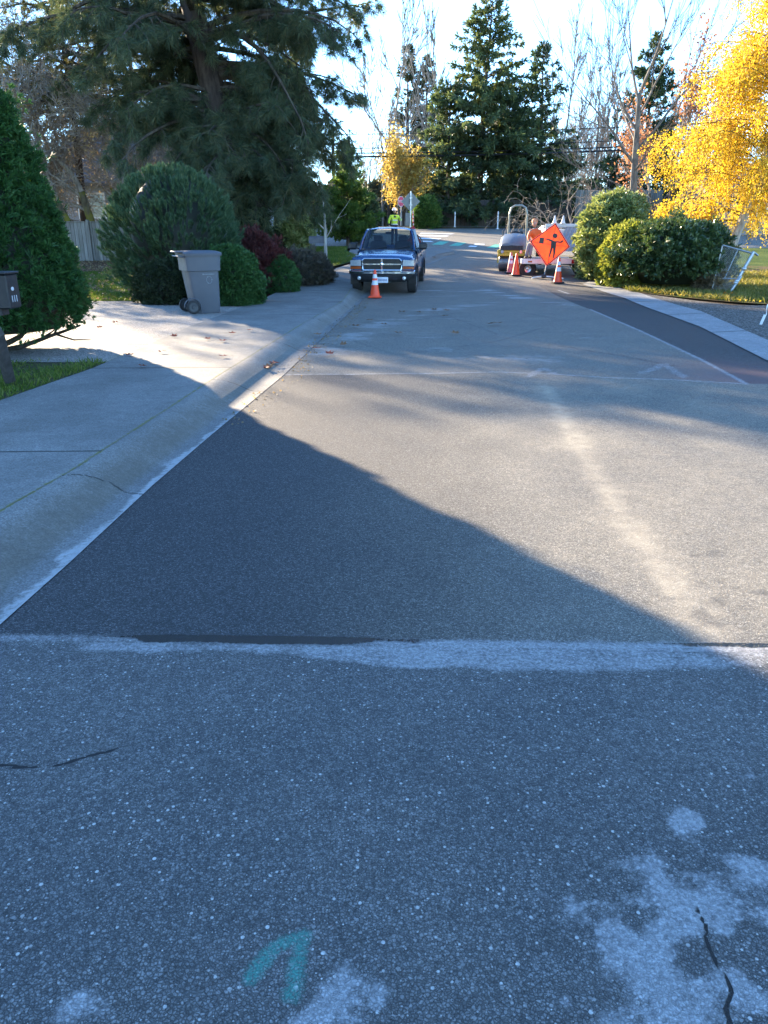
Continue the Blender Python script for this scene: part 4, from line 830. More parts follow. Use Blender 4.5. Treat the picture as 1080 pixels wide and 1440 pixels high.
FB = M_boards('grey_fence_boards', (.20, .18, .155), (.30, .275, .24)); FD = M_boards('brown_fence_boards', (.085, .07, .062), (.13, .11, .095), 5.5)
def fence(name, label, x0, x1, y, H, mat, z0=.05, post=2.4, cap=True, proud=.03):
    t = thing(name, label, 'fence', (x0, y, gz(y)+z0)); L = x1-x0
    MB().box((L/2, 0, H/2), (L, .03, H)).build('board_panel', mat, t)
    if cap: MB().bbox((L/2, 0, H+.02), (L+.04, .12, .035), .006).build('cap_rail', mat, t)
    n = int(L/post)+1
    for i in range(n): MB().bbox((min(L-.05, i*post+.05), -.075, (H+.1)/2), (.11, .11, H+.1), .01).build('post', mat, t)
    m = MB(); 
    for zz in (.25, H-.25): m.box((L/2, .045, zz), (L, .05, .09))
    return t, m.build('rail', mat, t)
fence('wooden_fence', 'grey weathered board fence between the cedar and the mugo pine', PX(40, 31.4), PX(215, 31.4), 31.4, 1.50, FB)
fence('wooden_fence', 'short brown fence panel behind the red barberry', PX(318, 27.6), PX(352, 27.6), 27.6, 1.15, FD)
fence('wooden_fence', 'long brown board fence along the far side of the cross street', PX(560, 61), PX(800, 61), 61, 1.95, FD, z0=.08, cap=False)
fence('wooden_fence', 'grey board fence behind the white truck and the pale shrub', PX(805, 60), PX(925, 60), 60, 2.6, FB, z0=.08, cap=False)
# houses
SHING = NT('roof_shingle'); _n = SHING; _c = _n.mix(_n.mr(_n.noise(6, 5, .7), .3, .7), (.10, .10, .105), (.19, .19, .20)); _b = _n.n('ShaderNodeTexBrick'); _n.l(_n.co, _b.inputs[0]); _b.inputs['Scale'].default_value = 4
SHING = _n.done(_n.pbr(_n.mix(_n.math('MULTIPLY', _b.outputs['Fac'], .5), _c, (.05, .05, .05)), .9, _n.bump(_n.noise(30, 3), .5, .02), .2))
def M_siding(name, a):
    n = NT(name); x, y, z = n.sep(); f = n.math('FRACT', n.math('MULTIPLY', z, 6.)); g = n.mr(f, .0, .12, 1., 0.)
    c = n.mix(n.mr(n.noise(2, 5), .3, .7), a, tuple(k*.85 for k in a)); return n.done(n.pbr(n.mix(n.math('MULTIPLY', g, .6), c, tuple(k*.3 for k in a)), .7, n.bump(f, .5, .03), .3))
GLASS_D = M_plain('window_glass', (.03, .04, .05), .08, var=.3, scale=1, bump=0, spec=.8)
TRIM = M_plain('white_trim', (.68, .68, .66), .5)
def house(label, x0, x1, y0, y1, Hw, Hr, wall, ridge='x', wins=()):
    t = thing('house', label, 'house', (x0, y0, gz(y0))); W, D = x1-x0, y1-y0
    MB().box((W/2, D/2, Hw/2-.3), (W, D, Hw+.6)).build('wall', wall, t)
    o = .5; m = MB()
    if ridge == 'x':
        a = [(-o, -o, Hw-.15), (W+o, -o, Hw-.15), (W+o, D/2, Hr), (-o, D/2, Hr)]; b = [(-o, D+o, Hw-.15), (W+o, D+o, Hw-.15), (W+o, D/2, Hr), (-o, D/2, Hr)]
        for q in (a, b): m.add(q+[(x, y, z+.16) for x, y, z in q], [[0, 1, 2, 3], [4, 7, 6, 5], [0, 4, 5, 1], [1, 5, 6, 2], [3, 2, 6, 7], [0, 3, 7, 4]])
        for xx in (.02, W-.02): MB().add([(xx, 0, Hw), (xx, D, Hw), (xx, D/2, Hr-.1)], [[0, 1, 2]]).build('gable', wall, t)
    r = m.build('roof', SHING, t)
    c = MB().bbox((W*.7, D*.55, Hr+.3), (.7, .6, 1.4), .03).build('chimney', M_plain('chimney_brick', (.20, .10, .07), .9, var=.3, scale=14), r)
    for (wx, wz, ww, wh) in wins:
        f = MB().bbox((wx, -.02, wz), (ww+.2, .08, wh+.2), .01).build('window', TRIM, t); MB().box((wx, -.07, wz), (ww, .02, wh)).build('pane', GLASS_D, f)
    return t
house('grey sided house with a big grey roof behind the bare orchard trees', PX(78, 43), PX(292, 43), 43, 55, 3.0, 6.3, M_siding('grey_siding', (.30, .30, .32)), wins=((2.2, 1.9, 1.3, 1.1), (5.2, 1.9, 1.5, 1.1), (7.2, 1.9, .8, 1.1)))
house('white house whose wall shows right of the big pine trunk', PX(296, 50), PX(397, 50), 50, 60, 3.4, 5.2, M_siding('white_siding', (.66, .68, .72)), wins=((1.5, 1.9, 1.1, 1.1),))
house('low grey house hidden behind the yellow birch', PX(1020, 50), PX(1240, 50), 50, 60, 2.7, 4.4, M_siding('taupe_siding', (.28, .25, .22)), wins=((1.6, 1.7, 1.4, 1.1), (5.5, 1.7, 1.4, 1.1)))
# something parked far away on the left lawn edge, pale roof seen between bush and sapling
# overhead lines and poles
CAB = M_plain('black_cable', (.012, .012, .012), .6)
for i, (pa, pb, r, y, lab) in enumerate(((208.5, 206, .06, 60, 'thick black overhead cable bundle crossing before the firs, lower one'), (203.5, 201.5, .045, 60.4, 'black overhead cable just above the lowest bundle'), (177, 172, .025, 61, 'thin overhead wire above the two thick cables'), (197, 190, .028, 60.8, 'thin overhead wire between the upper wire and the thick cables'))):
    xa, xb = PX(470, y), PX(1240, y); za = P(470, pa+12, y).z; zb = P(1240, pb-20, y).z; pts = []
    for t in np.linspace(0, 1, 40): pts.append((xa+(xb-xa)*t, y, za+(zb-za)*t-1.1*4*t*(1-t)*.35))
    tag(MB().tube(pts, r, 5).build('overhead_cable', CAB), lab, 'cable')
def pole(px, y, H, label):
    t = thing('utility_pole', label, 'utility pole', at(px, y)); MB().tube([(0, 0, -.3), (0, 0, H)], [.16, .11], 10).build('pole', BARK_D, t)
    MB().bbox((0, -.16, H-.8), (2.2, .1, .12), .01).build('crossarm', BARK_D, t)
    for k in (-.95, -.5, .5, .95): MB().lathe([(0, 0), (.05, 0), (.06, .05), (.03, .08), (.05, .12), (0, .16)], (k, -.16, H-.74), n=10).build('insulator', TRIM, t)
pole(471, 60.6, 6.6, 'brown wooden utility pole behind the light green fir')
# sign post with back of diamond sign
ALU = M_plain('sign_aluminium', (.16, .18, .175), .5, .3, var=.06, scale=3); STEEL = M_plain('galvanised_steel', (.45, .46, .46), .4, .8, var=.1)
def diamond(s, z, y, th=.012):
    h = s/2**.5; r = .04; pl_ = []
    for k in range(4):
        a = k*math.pi/2; c = (math.cos(a)*(h-r*1.4), math.sin(a)*(h-r*1.4))
        for j in (-.6, -.3, 0, .3, .6): pl_.append((c[0]+r*math.cos(a+j), c[1]+r*math.sin(a+j)))
    M_ = np.eye(4); M_[:3, :3] = rotx(math.pi/2); M_[:3, 3] = (0, y, z); return MB().prism(pl_, -th/2, th/2, M_)
ys_ = 39.4; xs_ = PX(577, ys_); zt = P(577, 269, ys_).z-gz(ys_)-.1; t = thing('road_sign', 'grey back of a diamond road sign with a small plate on a pale post', 'sign', (xs_, ys_, gz(ys_)+.1), R(4))
MB().box((0, 0, zt/2), (.055, .045, zt)).build('post', STEEL, t); diamond(.66, zt-.46, .045).build('diamond_plate', ALU, t)
MB().bbox((-.12, .04, zt-1.28), (.26, .012, .60), .004).build('small_plate', ALU, t)
m = MB(); 
for zz in (zt-.3, zt-.62): m.box((0, -.01, zz), (.16, .07, .03))
m.build('bracket', STEEL, t)
# delineator posts
PL_W = M_plain('white_plastic', (.70, .70, .68), .5)
def deline(px, y, H, label):
    t = thing('delineator_post', label, 'post', at(px, y, .06)); MB().lathe([(0, 0), (.10, 0), (.10, .03), (.045, .06), (.045, H-.03), (.03, H), (0, H)], n=12).build('tube', PL_W, t)
    MB().lathe([(.048, H-.28), (.048, H-.18)], n=12).build('reflective_band', M_plain('grey_band', (.4, .4, .4), .3), t)
deline(639, 57.9, 1.05, 'thin white delineator post left of the fir trunks'); deline(699, 55.6, 1.15, 'thin white delineator post nearer the roller')
# ================================================================ SMALL STREET OBJECTS
CONE = M_plain('orange_cone_plastic', (.85, .075, .02), .45, var=.06, scale=4, Emission_Strength=0.); BLK = M_plain('black_rubber', (.018, .018, .019), .75); REFL = M_plain('reflective_sleeve', (.62, .62, .64), .35, var=.08)
RED = M_plain('red_plastic', (.45, .02, .02), .4)
def cone_thing(px, py, label, H=.72, group=None, base=BLK, sleeve=True, body=CONE, two=True, y=None):
    if y is None: x, y = G(px, py)
    else: x = PX(px, y)
    t = thing('traffic_cone', label, 'traffic cone', (x, y, gz(y)+.012), rng.uniform(-.3, .3), group); r = lambda z: .135-(.135-.03)*(z-.035)/(H-.035)
    MB().bbox((0, 0, .018), (.36, .36, .035), .015).build('base', base, t)
    MB().lathe([(.15, .035), (.137, .05), (r(.1), .1), (r(H*.5), H*.5), (r(H-.01), H-.01), (r(H)-.008, H), (r(H)-.012, H-.02)], n=24).build('cone_body', body, t, smooth=True)
    if sleeve:
        for a, b in ((.46, .62), (.70, .84)) if two else ((.55, .80),): MB().lathe([(r(H*a)+.0035, H*a), (r(H*b)+.0035, H*b)], n=24).build('reflective_collar', REFL, t, smooth=True)
    return t
cone_thing(527, 414, 'orange cone with two white collars in front of the blue pickup', base=CONE, y=20.95)
cone_thing(725, 388, 'plain orange red cone in front of the roller', H=.74, sleeve=False)
cone_thing(717.5, 384.5, 'faded pinkish striped cone just behind the plain orange one', H=.70, body=M_plain('faded_cone_plastic', (.50, .12, .12), .5))
cone_thing(784, 398.5, 'orange cone with white collars right of the sign stand', H=.78)
# wheelie bin
BIN = M_plain('grey_bin_plastic', (.085, .092, .108), .5, var=.05, scale=3, bump=.05)
def wheelie():
    x, y = G(283, 441, .13); t = thing('wheelie_bin', 'grey two wheeled rubbish cart with black wheels at the driveway edge', 'rubbish bin', (x-.03, y+.30, .13), R(27))
    k = lambda zs: zs
    def ring(z, w, d, c=.09, oy=0): return [(sx*(w/2-(c if i % 2 else 0)), oy+sy*(d/2-(0 if i % 2 else c)), z) for i, (sx, sy) in enumerate([(1, -1), (1, -1), (1, 1), (1, 1), (-1, 1), (-1, 1), (-1, -1), (-1, -1)])]
    def ring(z, w, d, c=.07, oy=0):
        o = []
        for sx, sy, f in ((1, -1, 0), (1, 1, 1), (-1, 1, 0), (-1, -1, 1)):
            p = [(sx*(w/2-c), oy+sy*d/2, z), (sx*(w/2-c*.3), oy+sy*(d/2-c*.3), z), (sx*w/2, oy+sy*(d/2-c), z)]
            if f: p = p[::-1]
            o += p
        return o
    # front of the cart faces right in the photo: local x is depth, +x the front
    m = MB(); secs = [(.0, .50, .54, .05), (.03, .52, .56, .05), (.45, .58, .61, .025), (.82, .63, .65, 0), (.83, .70, .71, 0), (1.13, .73, .74, 0)]
    V = [[(a+ox, b, c) for a, b, c in ring(z, w_, d, .07)] for z, w_, d, ox in secs]; V = [r+[r[0]] for r in V]; m.grid(V)
    bod = m.build('body', BIN, t); smooth_angle(bod, 40)
    m = MB(); V = [[(a+.0, b, c) for a, b, c in ring(z, w_, d, .08)] for z, w_, d in ((1.115, .78, .79), (1.16, .79, .80), (1.185, .75, .76), (1.21, .60, .58), (1.217, .3, .3), (1.218, .01, .01))]; V = [r+[r[0]] for r in V]; m.grid(V)
    m.bbox((-.43, 0, 1.19), (.16, .58, .035), .012)
    smooth_angle(m.build('lid', BIN, t), 40)
    MB().tube([(-.36, -.3, 1.09), (-.46, -.28, 1.11), (-.46, .28, 1.11), (-.36, .3, 1.09)], .017, 8).build('handle', BIN, t)
    for s_ in (-1, 1):
        w_ = MB().lathe([(.06, -.03), (.12, -.032), (.135, -.02), (.135, .02), (.12, .032), (.06, .03), (0, .03)], (-.27, s_*.335, .135), 'y', 24).lathe([(0, -.03), (.06, -.03)], (-.27, s_*.335, .135), 'y', 24)
        o = w_.build('wheel', BLK, t, smooth=False); smooth_angle(o, 30)
        MB().lathe([(0, -.040), (.03, -.040), (.035, -.03), (.09, -.034), (.095, -.028)], (-.27, s_*.335, .135), 'y', 20).build('hub', M_plain('dark_hub', (.035, .04, .045), .5), o)
    a = np.linspace(math.pi*1.0, 0, 12); m = MB()     # wheel arch recess, proud rim on the near side
    m.tube([(-.27+.17*math.cos(k_), -.300-.012, .135+.17*math.sin(k_)) for k_ in a]+[(-.10, -.30, .0)], .012, 6); m.build('wheel_arch', BIN, t)
    # faint white lettering bar and recycling mark on the side
    WM = M_plain('faded_white_print', (.28, .29, .31), .6); m = MB(); yy = -.322
    for i, xx in enumerate(np.linspace(-.02, .20, 12)):
        m.box((xx, yy-.012, .765), (.010+.006*(i % 3 == 0), .003, .018+.008*(i % 4 == 0)))
    lb_ = m.build('lettering', WM, t)
    m = MB()
    for k_ in range(3):
        a0 = k_*2.094+.5; m.tube([(.10+.055*math.cos(a0+j), yy+.004, .655+.07*math.sin(a0+j)) for j in np.linspace(0, 1.5, 6)], .005, 4)
        e = a0+1.6; m.add([(.10+.036*math.cos(e), yy+.0, .655+.05*math.sin(e)), (.10+.074*math.cos(e), yy+.0, .655+.09*math.sin(e)), (.10+.055*math.cos(e+.35), yy+.0, .655+.07*math.sin(e+.35))], [[0, 1, 2]])
    m.build('recycling_mark', WM, t)
wheelie()
# mailboxes
BLKP = M_plain('black_painted_metal', (.007, .008, .011), .5, .0, var=.2)
def text_mesh(txt, size, mat, parent, name, loc, rot, depth=.002):
    c = bpy.data.curves.new(name, 'FONT'); c.body = txt; c.size = size; c.extrude = depth; c.align_x = 'CENTER'; c.align_y = 'CENTER'
    o = bpy.data.objects.new(name+'_tmp', c); COL.objects.link(o); bpy.context.view_layer.update()
    me = bpy.data.meshes.new_from_object(o.evaluated_get(bpy.context.evaluated_depsgraph_get())); bpy.data.objects.remove(o)
    me.materials.clear(); me.materials.append(mat); q = bpy.data.objects.new(name, me); COL.objects.link(q); q.parent = parent; q.location = loc; q.rotation_euler = rot; return q
def mailbox():
    y = 7.0; zt = P(10, 386, y).z; zb = P(10, 435, y).z; H = zt-zb; x1 = P(11, 410, y).x
    t = thing('mailbox', 'black metal mailbox with white house numbers on a dark slanted post at the left edge', 'mailbox', (x1, y, .1), R(0)); z0 = zb-.1
    m = MB(); d = .23; w_ = .44; m.bbox((-w_/2, d/2, z0+H/2), (w_, d, H), .012); b_ = m.build('box', BLKP, t)
    MB().bbox((-w_/2, d/2-.01, z0+H+.012), (w_+.03, d+.05, .02), .006).build('top_flap', BLKP, t)
    MB().box((-w_/2, d/2, z0-.03), (w_*.5, d*.6, .06)).build('bracket', BLKP, t)
    NW = M_plain('white_number', (.5, .52, .55), .5)
    text_mesh('111', .085, NW, t, 'house_number', (.004, .10, z0+.085), (math.pi/2, 0, math.pi/2))
    MB().ell((.003, .09, z0+.175), (.004, .03, .018), 10, 6).build('emblem', NW, t)
    p = P(0, 470, y+.25); q = G(16, 542, .1); pm = MB(); pm.tube([(q[0]-x1, q[1]-y, -.05), (p.x-x1-.02, .25, p.z-.1), (p.x-x1-.10, .2, z0)], .058, 4); pm.build('post', M_plain('dark_post_wood', (.05, .045, .045), .8, var=.3, scale=12), t)
mailbox()
x, y = PX(437, 27.6), 27.6; t = thing('mailbox', 'small dark box on a thin post on the lawn beside the pale sapling', 'mailbox', (x, y, gz(y)+.1)); MB().tube([(0, 0, -.05), (0, 0, .98)], .022, 6).build('post', BLKP, t)
DG = M_plain('grey_box_paint', (.09, .085, .09), .6); m = MB(); m.prism([(-.13, 0), (.13, 0), (.13, .16), (.09, .22), (0, .245), (-.09, .22), (-.13, .16)], 0, .50, np.block([[np.array([[0, 0, 1], [1, 0, 0], [0, 1, 0]]), np.array([[-.06], [0], [.92]])], [np.zeros((1, 3)), np.ones((1, 1))]])); m.build('box', DG, t)
MB().bbox((.455, 0, 1.03), (.015, .27, .22), .004).build('door', DG, t)
# survey stake with flag tape
x, y = G(1071, 459); t = thing('survey_stake', 'white painted stake with a pale ribbon in the gravel at the right edge', 'stake', (x, y, .03)); MB().bbox((0, 0, .09), (.05, .02, .2), .004, rotx(.1) @ roty(.22)).build('stake', PL_W, t)
MB().grid([[(.03+.008*math.sin(k), -.012, .17+.035*k), (.05+.01*math.sin(k*1.3), -.004+.01*math.sin(k), .165+.035*k)] for k in range(7)]).build('ribbon', PL_W, t)
# leaning chain link gate
CH = M_plain('chain_steel', (.30, .31, .31), .4, .7)
def gate():
    x, y = G(1038, 416); t = thing('chain_link_gate', 'leaning chain link gate with a bent galvanised post beside the laurel', 'gate', (x, y, gz(y)+.05)); z = lambda px, py: P(px, py, y).z-gz(y)-.05; X_ = lambda px: PX(px, y)-x
    tp = V3(X_(1064), 0, z(1064, 354)); ft = V3(X_(1037), 0, -.05); tl = V3(X_(1020), .1, z(1022, 345)); bl = V3(X_(1014), .1, z(1016, 392)); br = V3(X_(1044), 0, z(1044, 392))
    MB().tube([ft, tp], .045, 10).build('post', STEEL, t)
    MB().tube([ft+V3(-.04, -.05, .0), ft*.55+tp*.45+V3(.02, -.06, 0)], .035, 8).build('brace', STEEL, t)
    m = MB(); m.tube([tl, tp+V3(0, .02, -.05)], .026, 8); m.tube([bl, br], .02, 8); m.tube([tl, bl+V3(0, 0, -.4)], .02, 8); mid = (tl+tp)/2; mb = (bl+br)/2; m.tube([mid, mb], .016, 6); m.tube([tl*.0+tp+V3(.0, 0, -.02), tp+V3(.12, 0, -.10)], .03, 8); m.build('frame', CH, t)
    m = MB(); n = 16
    for i in range(-n, n+1):
        for s_ in (0, 1):
            pts = []
            for k in range(n+1):
                u = (i+k)/n if not s_ else (i+n-k)/n; v = k/n
                if 0 <= u <= 1: pts.append((tl*(1-u)+tp*u)*(1-v)+((bl+V3(0, 0, -.35))*(1-u)+(ft+V3(0, 0, .1))*u)*v+V3(0, .01*s_, 0))
            if len(pts) > 1: m.tube(pts, .0032, 3, False)
    m.build('wire_mesh', CH, t)
    m = MB()
    for k in (.3, .34, .62): m.ell(ft*(1-k)+tp*k+V3(-.03, -.06, 0), (.07, .04, .05), 8, 6)
    m.build('hinge', STEEL, t)
gate()
# ================================================================ VEHICLES
PAINT = NT('blue_truck_paint'); _n = PAINT; _q = _n.pbr(_n.mix(_n.mr(_n.noise(2.5, 4), .3, .7), (.012, .060, .155), (.018, .078, .19)), _n.mr(_n.noise(7, 4), .3, .7, .22, .36), None, .5, .35, Coat_Weight=.8, Coat_Roughness=.08); PAINT = _n.done(_q)
CHROME = M_plain('chrome', (.72, .73, .74), .14, 1., var=.05, bump=0); BLKPL = M_plain('black_plastic', (.020, .020, .022), .5, var=.2)
RUB = M_plain('tyre_rubber', (.022, .022, .023), .8, var=.2, scale=12); RIM = M_plain('alloy_rim', (.42, .43, .44), .3, .85)
AMB = M_plain('amber_lens', (.35, .07, .015), .15, var=.05, bump=0, Coat_Weight=1.); LENS = M_plain('headlamp_lens', (.50, .52, .52), .08, .35, var=.1, scale=30, bump=.2, Coat_Weight=1.)
WHT = M_plain('white_truck_paint', (.66, .66, .64), .35, var=.06); REDL = M_plain('red_lens', (.35, .015, .015), .15, bump=0, Coat_Weight=1.)
GLS = NT('car_glass'); _a = _n = GLS; _g = _n.n('ShaderNodeBsdfGlossy'); _g.inputs['Roughness'].default_value = .03; _g.inputs[0].default_value = (.9, .95, 1, 1); _t = _n.n('ShaderNodeBsdfTransparent'); _t.inputs[0].default_value = (.50, .56, .55, 1)
_f = _n.n('ShaderNodeFresnel'); _f.inputs[0].default_value = 1.5; _m = _n.n('ShaderNodeMixShader'); _n.l(_n.mr(_f.outputs[0], 0.04, 1, .03, .8, 'LINEAR'), _m.inputs[0]); _n.l(_t.outputs[0], _m.inputs[1]); _n.l(_g.outputs[0], _m.inputs[2]); GLS = _n.done(_m.outputs[0])
def loft(secs, close=False):      # secs: list of equal-length point rings
    V = np.array(secs, float); return MB().grid(V)
def wheel(parent, c, r, w, side, name='wheel'):
    x = c[0]; t = MB().lathe([(r*.62, -w/2), (r*.93, -w/2), (r, -w/2+.03), (r, w/2-.03), (r*.93, w/2), (r*.62, w/2)], c, 'x', 28).build(name, RUB, parent); smooth_angle(t, 30)
    s_ = side; m = MB().lathe([(r*.64, s_*(w/2-.005)), (r*.58, s_*(w/2-.02)), (r*.52, s_*(w/2-.06)), (r*.2, s_*(w/2-.03)), (.001, s_*(w/2-.025))], c, 'x', 20)
    for k in range(5):
        a = k*1.2566; m.box((c[0]+s_*(w/2-.03), c[1]+math.cos(a)*r*.38, c[2]+math.sin(a)*r*.38), (.03, .045, r*.40), rotx(a-math.pi/2))
    m.build('rim', RIM, t); return t
def mesh_from(verts, faces, solid=.0):
    m = MB(); 
    for f in faces: m.add([verts[i] for i in f], [list(range(len(f)))])
    return m
def pickup():
    """local: x across, +y towards the tail, front bumper near y=0"""
    x0, y0 = PX(536.5, 21.6), 21.6
    t = thing('pickup_truck', 'blue pickup truck parked facing the camera at the left curb', 'pickup truck', (x0, y0, gz(21.9)), R(-6.5)); t.rotation_euler = (R(1.7), 0, R(-6.5))
    W = .91
    def ring(y, zt, hw, zs, zb, hb, crown=.03):   # half profile mirrored; zt hood top, zs shoulder
        h = [(0, zt+crown), (hw*.35, zt+crown*.9), (hw*.62, zt+crown*.4), (hw*.80, zt-.01), (hw*.90, zt-.045), (hw*.97, zs), (hw, (zs+zb)/2+.05), (hw*.99, zb+.12), (hw*.95, zb)]
        return [(-x, y, z) for x, z in h[::-1]]+[(x, y, z) for x, z in h[1:]]
    secs = [ring(.16, .92, W*.94, .80, .60, 0), ring(.18, .985, W*.955, .84, .58, 0), ring(.26, 1.02, W*.975, .88, .56, 0), ring(.55, 1.055, W, .92, .55, 0), ring(1.0, 1.10, W, .96, .55, 0), ring(1.42, 1.135, W, .98, .50, 0), ring(1.5, 1.14, W, .985, .42, 0, .01)]
    # raised centre of the hood
    smooth_angle(loft(secs).build('hood', PAINT, t), 50)
    def side(y, zt, zb, hw=W): 
        h = [(hw*.90, zt), (hw*.965, zt-.05), (hw, zt-.20), (hw*1.0, (zt+zb)/2), (hw*.985, zb+.05), (hw*.95, zb)]
        return h
    for s_ in (-1, 1):
        V = [[(s_*x, y, z) for x, z in side(y, 1.135, .40)] for y in (1.46, 1.5, 2.4, 2.95, 3.0)]; d = loft(V).build('door', PAINT, t); smooth_angle(d, 50)
        MB().bbox((s_*(W+.012), 2.72, .93), (.03, .16, .05), .01).build('door_handle', BLKPL, d)
        V = [[(s_*x, y, z) for x, z in side(y, 1.16, .48)] for y in (3.02, 3.1, 4.2, 5.1, 5.15)]; smooth_angle(loft(V).build('bed_side', PAINT, t), 50)
    m = MB().box((0, 4.1, .62), (1.6, 2.05, .04)); m.build('bed_floor', BLKPL, t); MB().bbox((0, 5.14, .82), (1.66, .05, .62), .02).build('tailgate', PAINT, t)
    MB().bbox((0, 3.04, .88), (1.62, .05, .52), .02).build('bed_front', PAINT, t)
    # flares over the wheels
    for s_ in (-1, 1):
        for yc in (.90, 4.05):
            a = np.linspace(-.25, math.pi+.25, 18); V = [[(s_*(W-.03), yc+.44*math.cos(k), .36+.44*math.sin(k)), (s_*(W+.035), yc+.45*math.cos(k), .36+.45*math.sin(k)), (s_*(W+.03), yc+.39*math.cos(k), .36+.39*math.sin(k)), (s_*(W-.2), yc+.38*math.cos(k), .36+.38*math.sin(k))] for k in a]
            smooth_angle(loft(V).build('wheel_flare', BLKPL, t), 50)
            wheel(t, (s_*(W-.115), yc, .365), .365, .25, s_)
    # cab
    zb_, zr = 1.125, 1.70
    base = [(-.80, 1.40), (.80, 1.40), (.83, 2.95), (-.83, 2.95)]
    m = MB(); sx = lambda u: u
    roof = [[(x, y, z) for x, z in ((-.66, zr-.055), (-.60, zr-.015), (-.4, zr+.015), (0, zr+.03), (.4, zr+.015), (.60, zr-.015), (.66, zr-.055))] for y, dz in ((2.02, 0), (2.1, 0), (2.6, 0), (2.88, 0))]
    roof = [[(x*(1-.02*(i == 3)), y, z+(-.02, .01, .015, -.02)[i]) for x, y, z in r] for i, r in enumerate(roof)]
    smooth_angle(loft(roof).build('roof', PAINT, t), 60)
    for s_ in (-1, 1):
        m = MB(); m.tube([(s_*.80, 1.40, zb_), (s_*.745, 1.70, 1.42), (s_*.665, 2.03, zr-.04)], .032, 6); m.tube([(s_*.83, 2.93, zb_), (s_*.67, 2.87, zr-.04)], .05, 6)
        m.tube([(s_*.665, 2.03, zr-.045), (s_*.675, 2.45, zr-.03), (s_*.67, 2.87, zr-.045)], .03, 6)
        m.tube([(s_*.815, 2.52, zb_), (s_*.685, 2.48, zr-.05)], .03, 6); m.build('pillar_frame', PAINT, t)
    cx = np.linspace(-1, 1, 9); V = [[(c*(.79-.135*v), 1.40+.62*v-.05*(1-c*c), zb_+(zr-.045-zb_)*v) for c in cx] for v in np.linspace(0, 1, 6)]; loft(V).build('windscreen', GLS, t, smooth=True)
    V = [[(c*(.80-.14*v), 2.94-.06*v, zb_+(zr-.05-zb_)*v) for c in cx] for v in np.linspace(0, 1, 4)]; loft(V).build('rear_window', GLS, t)
    for s_ in (-1, 1): MB().add([(s_*.812, 1.48, zb_+.01), (s_*.822, 2.9, zb_+.01), (s_*.672, 2.85, zr-.06), (s_*.672, 2.06, zr-.06)], [[0, 1, 2, 3]]).build('side_window', GLS, t)
    m = MB().tube([(-.77, 1.39, zb_+.005), (-.4, 1.345, zb_+.02), (.4, 1.345, zb_+.02), (.77, 1.39, zb_+.005)], .022, 5); m.build('cowl', BLKPL, t)
    MB().tube([(.02, 1.38, zb_+.03), (.38, 1.42, zb_+.07), (.66, 1.50, zb_+.12)], .009, 4).build('wiper', BLKPL, t); MB().tube([(-.66, 1.40, zb_+.03), (-.3, 1.40, zb_+.06), (0, 1.44, zb_+.10)], .009, 4).build('wiper', BLKPL, t)
    SEAT = M_plain('seat_cloth', (.05, .055, .06), .9)
    for sx_ in (-.38, .38):
        o = MB().bbox((sx_, 2.45, 1.12), (.5, .18, .46), .06).build('seat', SEAT, t); MB().bbox((sx_, 2.44, 1.42), (.27, .11, .18), .04).build('headrest', SEAT, o)
    MB().bbox((0, 1.62, 1.06), (1.5, .34, .12), .04).build('dashboard', BLKPL, t); MB().lathe([(.17, -.012), (.185, 0), (.17, .012), (.165, 0), (.17, -.012)], (.38, 1.86, 1.16), 'y', 20).build('steering_wheel', BLKPL, t)
    MB().bbox((0, 1.98, 1.585), (.22, .03, .07), .012).build('interior_mirror', BLKPL, t)
    # firewall and floor keep the daylight out of the engine bay
    MB().box((0, 1.5, .80), (1.66, .04, .60)).build('firewall', BLKPL, t); MB().box((0, 2.3, .45), (1.7, 1.6, .05)).build('floor', BLKPL, t)
    MB().box((0, .75, .50), (1.2, 1.2, .2)).build('engine', BLKPL, t)
    # front end
    m = MB().bbox((0, .215, .79), (1.70, .08, .40), .03); m.build('front_panel', PAINT, t)
    m = MB(); gx, gz0, gz1 = .54, .675, .965
    fr = [(-gx, gz0+.02), (-gx+.03, gz0-.012), (gx-.03, gz0-.012), (gx, gz0+.02), (gx+.012, gz1-.05), (gx-.05, gz1), (-gx+.05, gz1), (-gx-.012, gz1-.05)]
    ring_ = [(x, .085, z) for x, z in fr]; m.tube(ring_+[ring_[0]], .022, 6); m.box((0, .078, (gz0+gz1)/2), (.042, .04, gz1-gz0)); m.box((0, .074, (gz0+gz1)/2), (2*gx, .035, .034))
    m.build('grille_frame', CHROME, t)
    g = MB().box((0, .112, (gz0+gz1)/2), (2*gx-.02, .02, gz1-gz0-.01)).build('grille', M_plain('grille_black', (.006, .006, .008), .4), t)
    m = MB(); 
    for zz in np.linspace(gz0+.03, gz1-.03, 9): m.box((0, .098, zz), (2*gx-.06, .015, .008))
    m.build('grille_slats', BLKPL, g); MB().ell((0, .052, (gz0+gz1)/2+.0), (.045, .012, .05), 10, 6).build('badge', CHROME, t)
    for s_ in (-1, 1):
        q = [(s_*.575, .70), (s_*.875, .70), (s_*.865, .90), (s_*.60, .93)]; y_ = [.115, .20, .21, .125]
        def quad(z0, z1, pr): 
            a = lambda u, v: (s_*(.575+.325*u-.01*v*u+.02*(1-u)*v), .112+.055*u*u-pr, z0+(z1-z0)*v-.02*u*v)
            return loft([[a(u, v) for u in np.linspace(0, 1, 6)] for v in np.linspace(0, 1, 4)])
        MB().box((s_*.735, .20, .80), (.32, .05, .24)).build('lamp_housing', BLKPL, t)
        quad(.775, .935, .012).build('headlight', LENS, t, smooth=True); quad(.69, .768, .012).build('indicator', AMB, t, smooth=True)
    # bumper: chrome upper, black lower
    px_ = np.linspace(-1, 1, 15); f = lambda c: .12*abs(c)**3
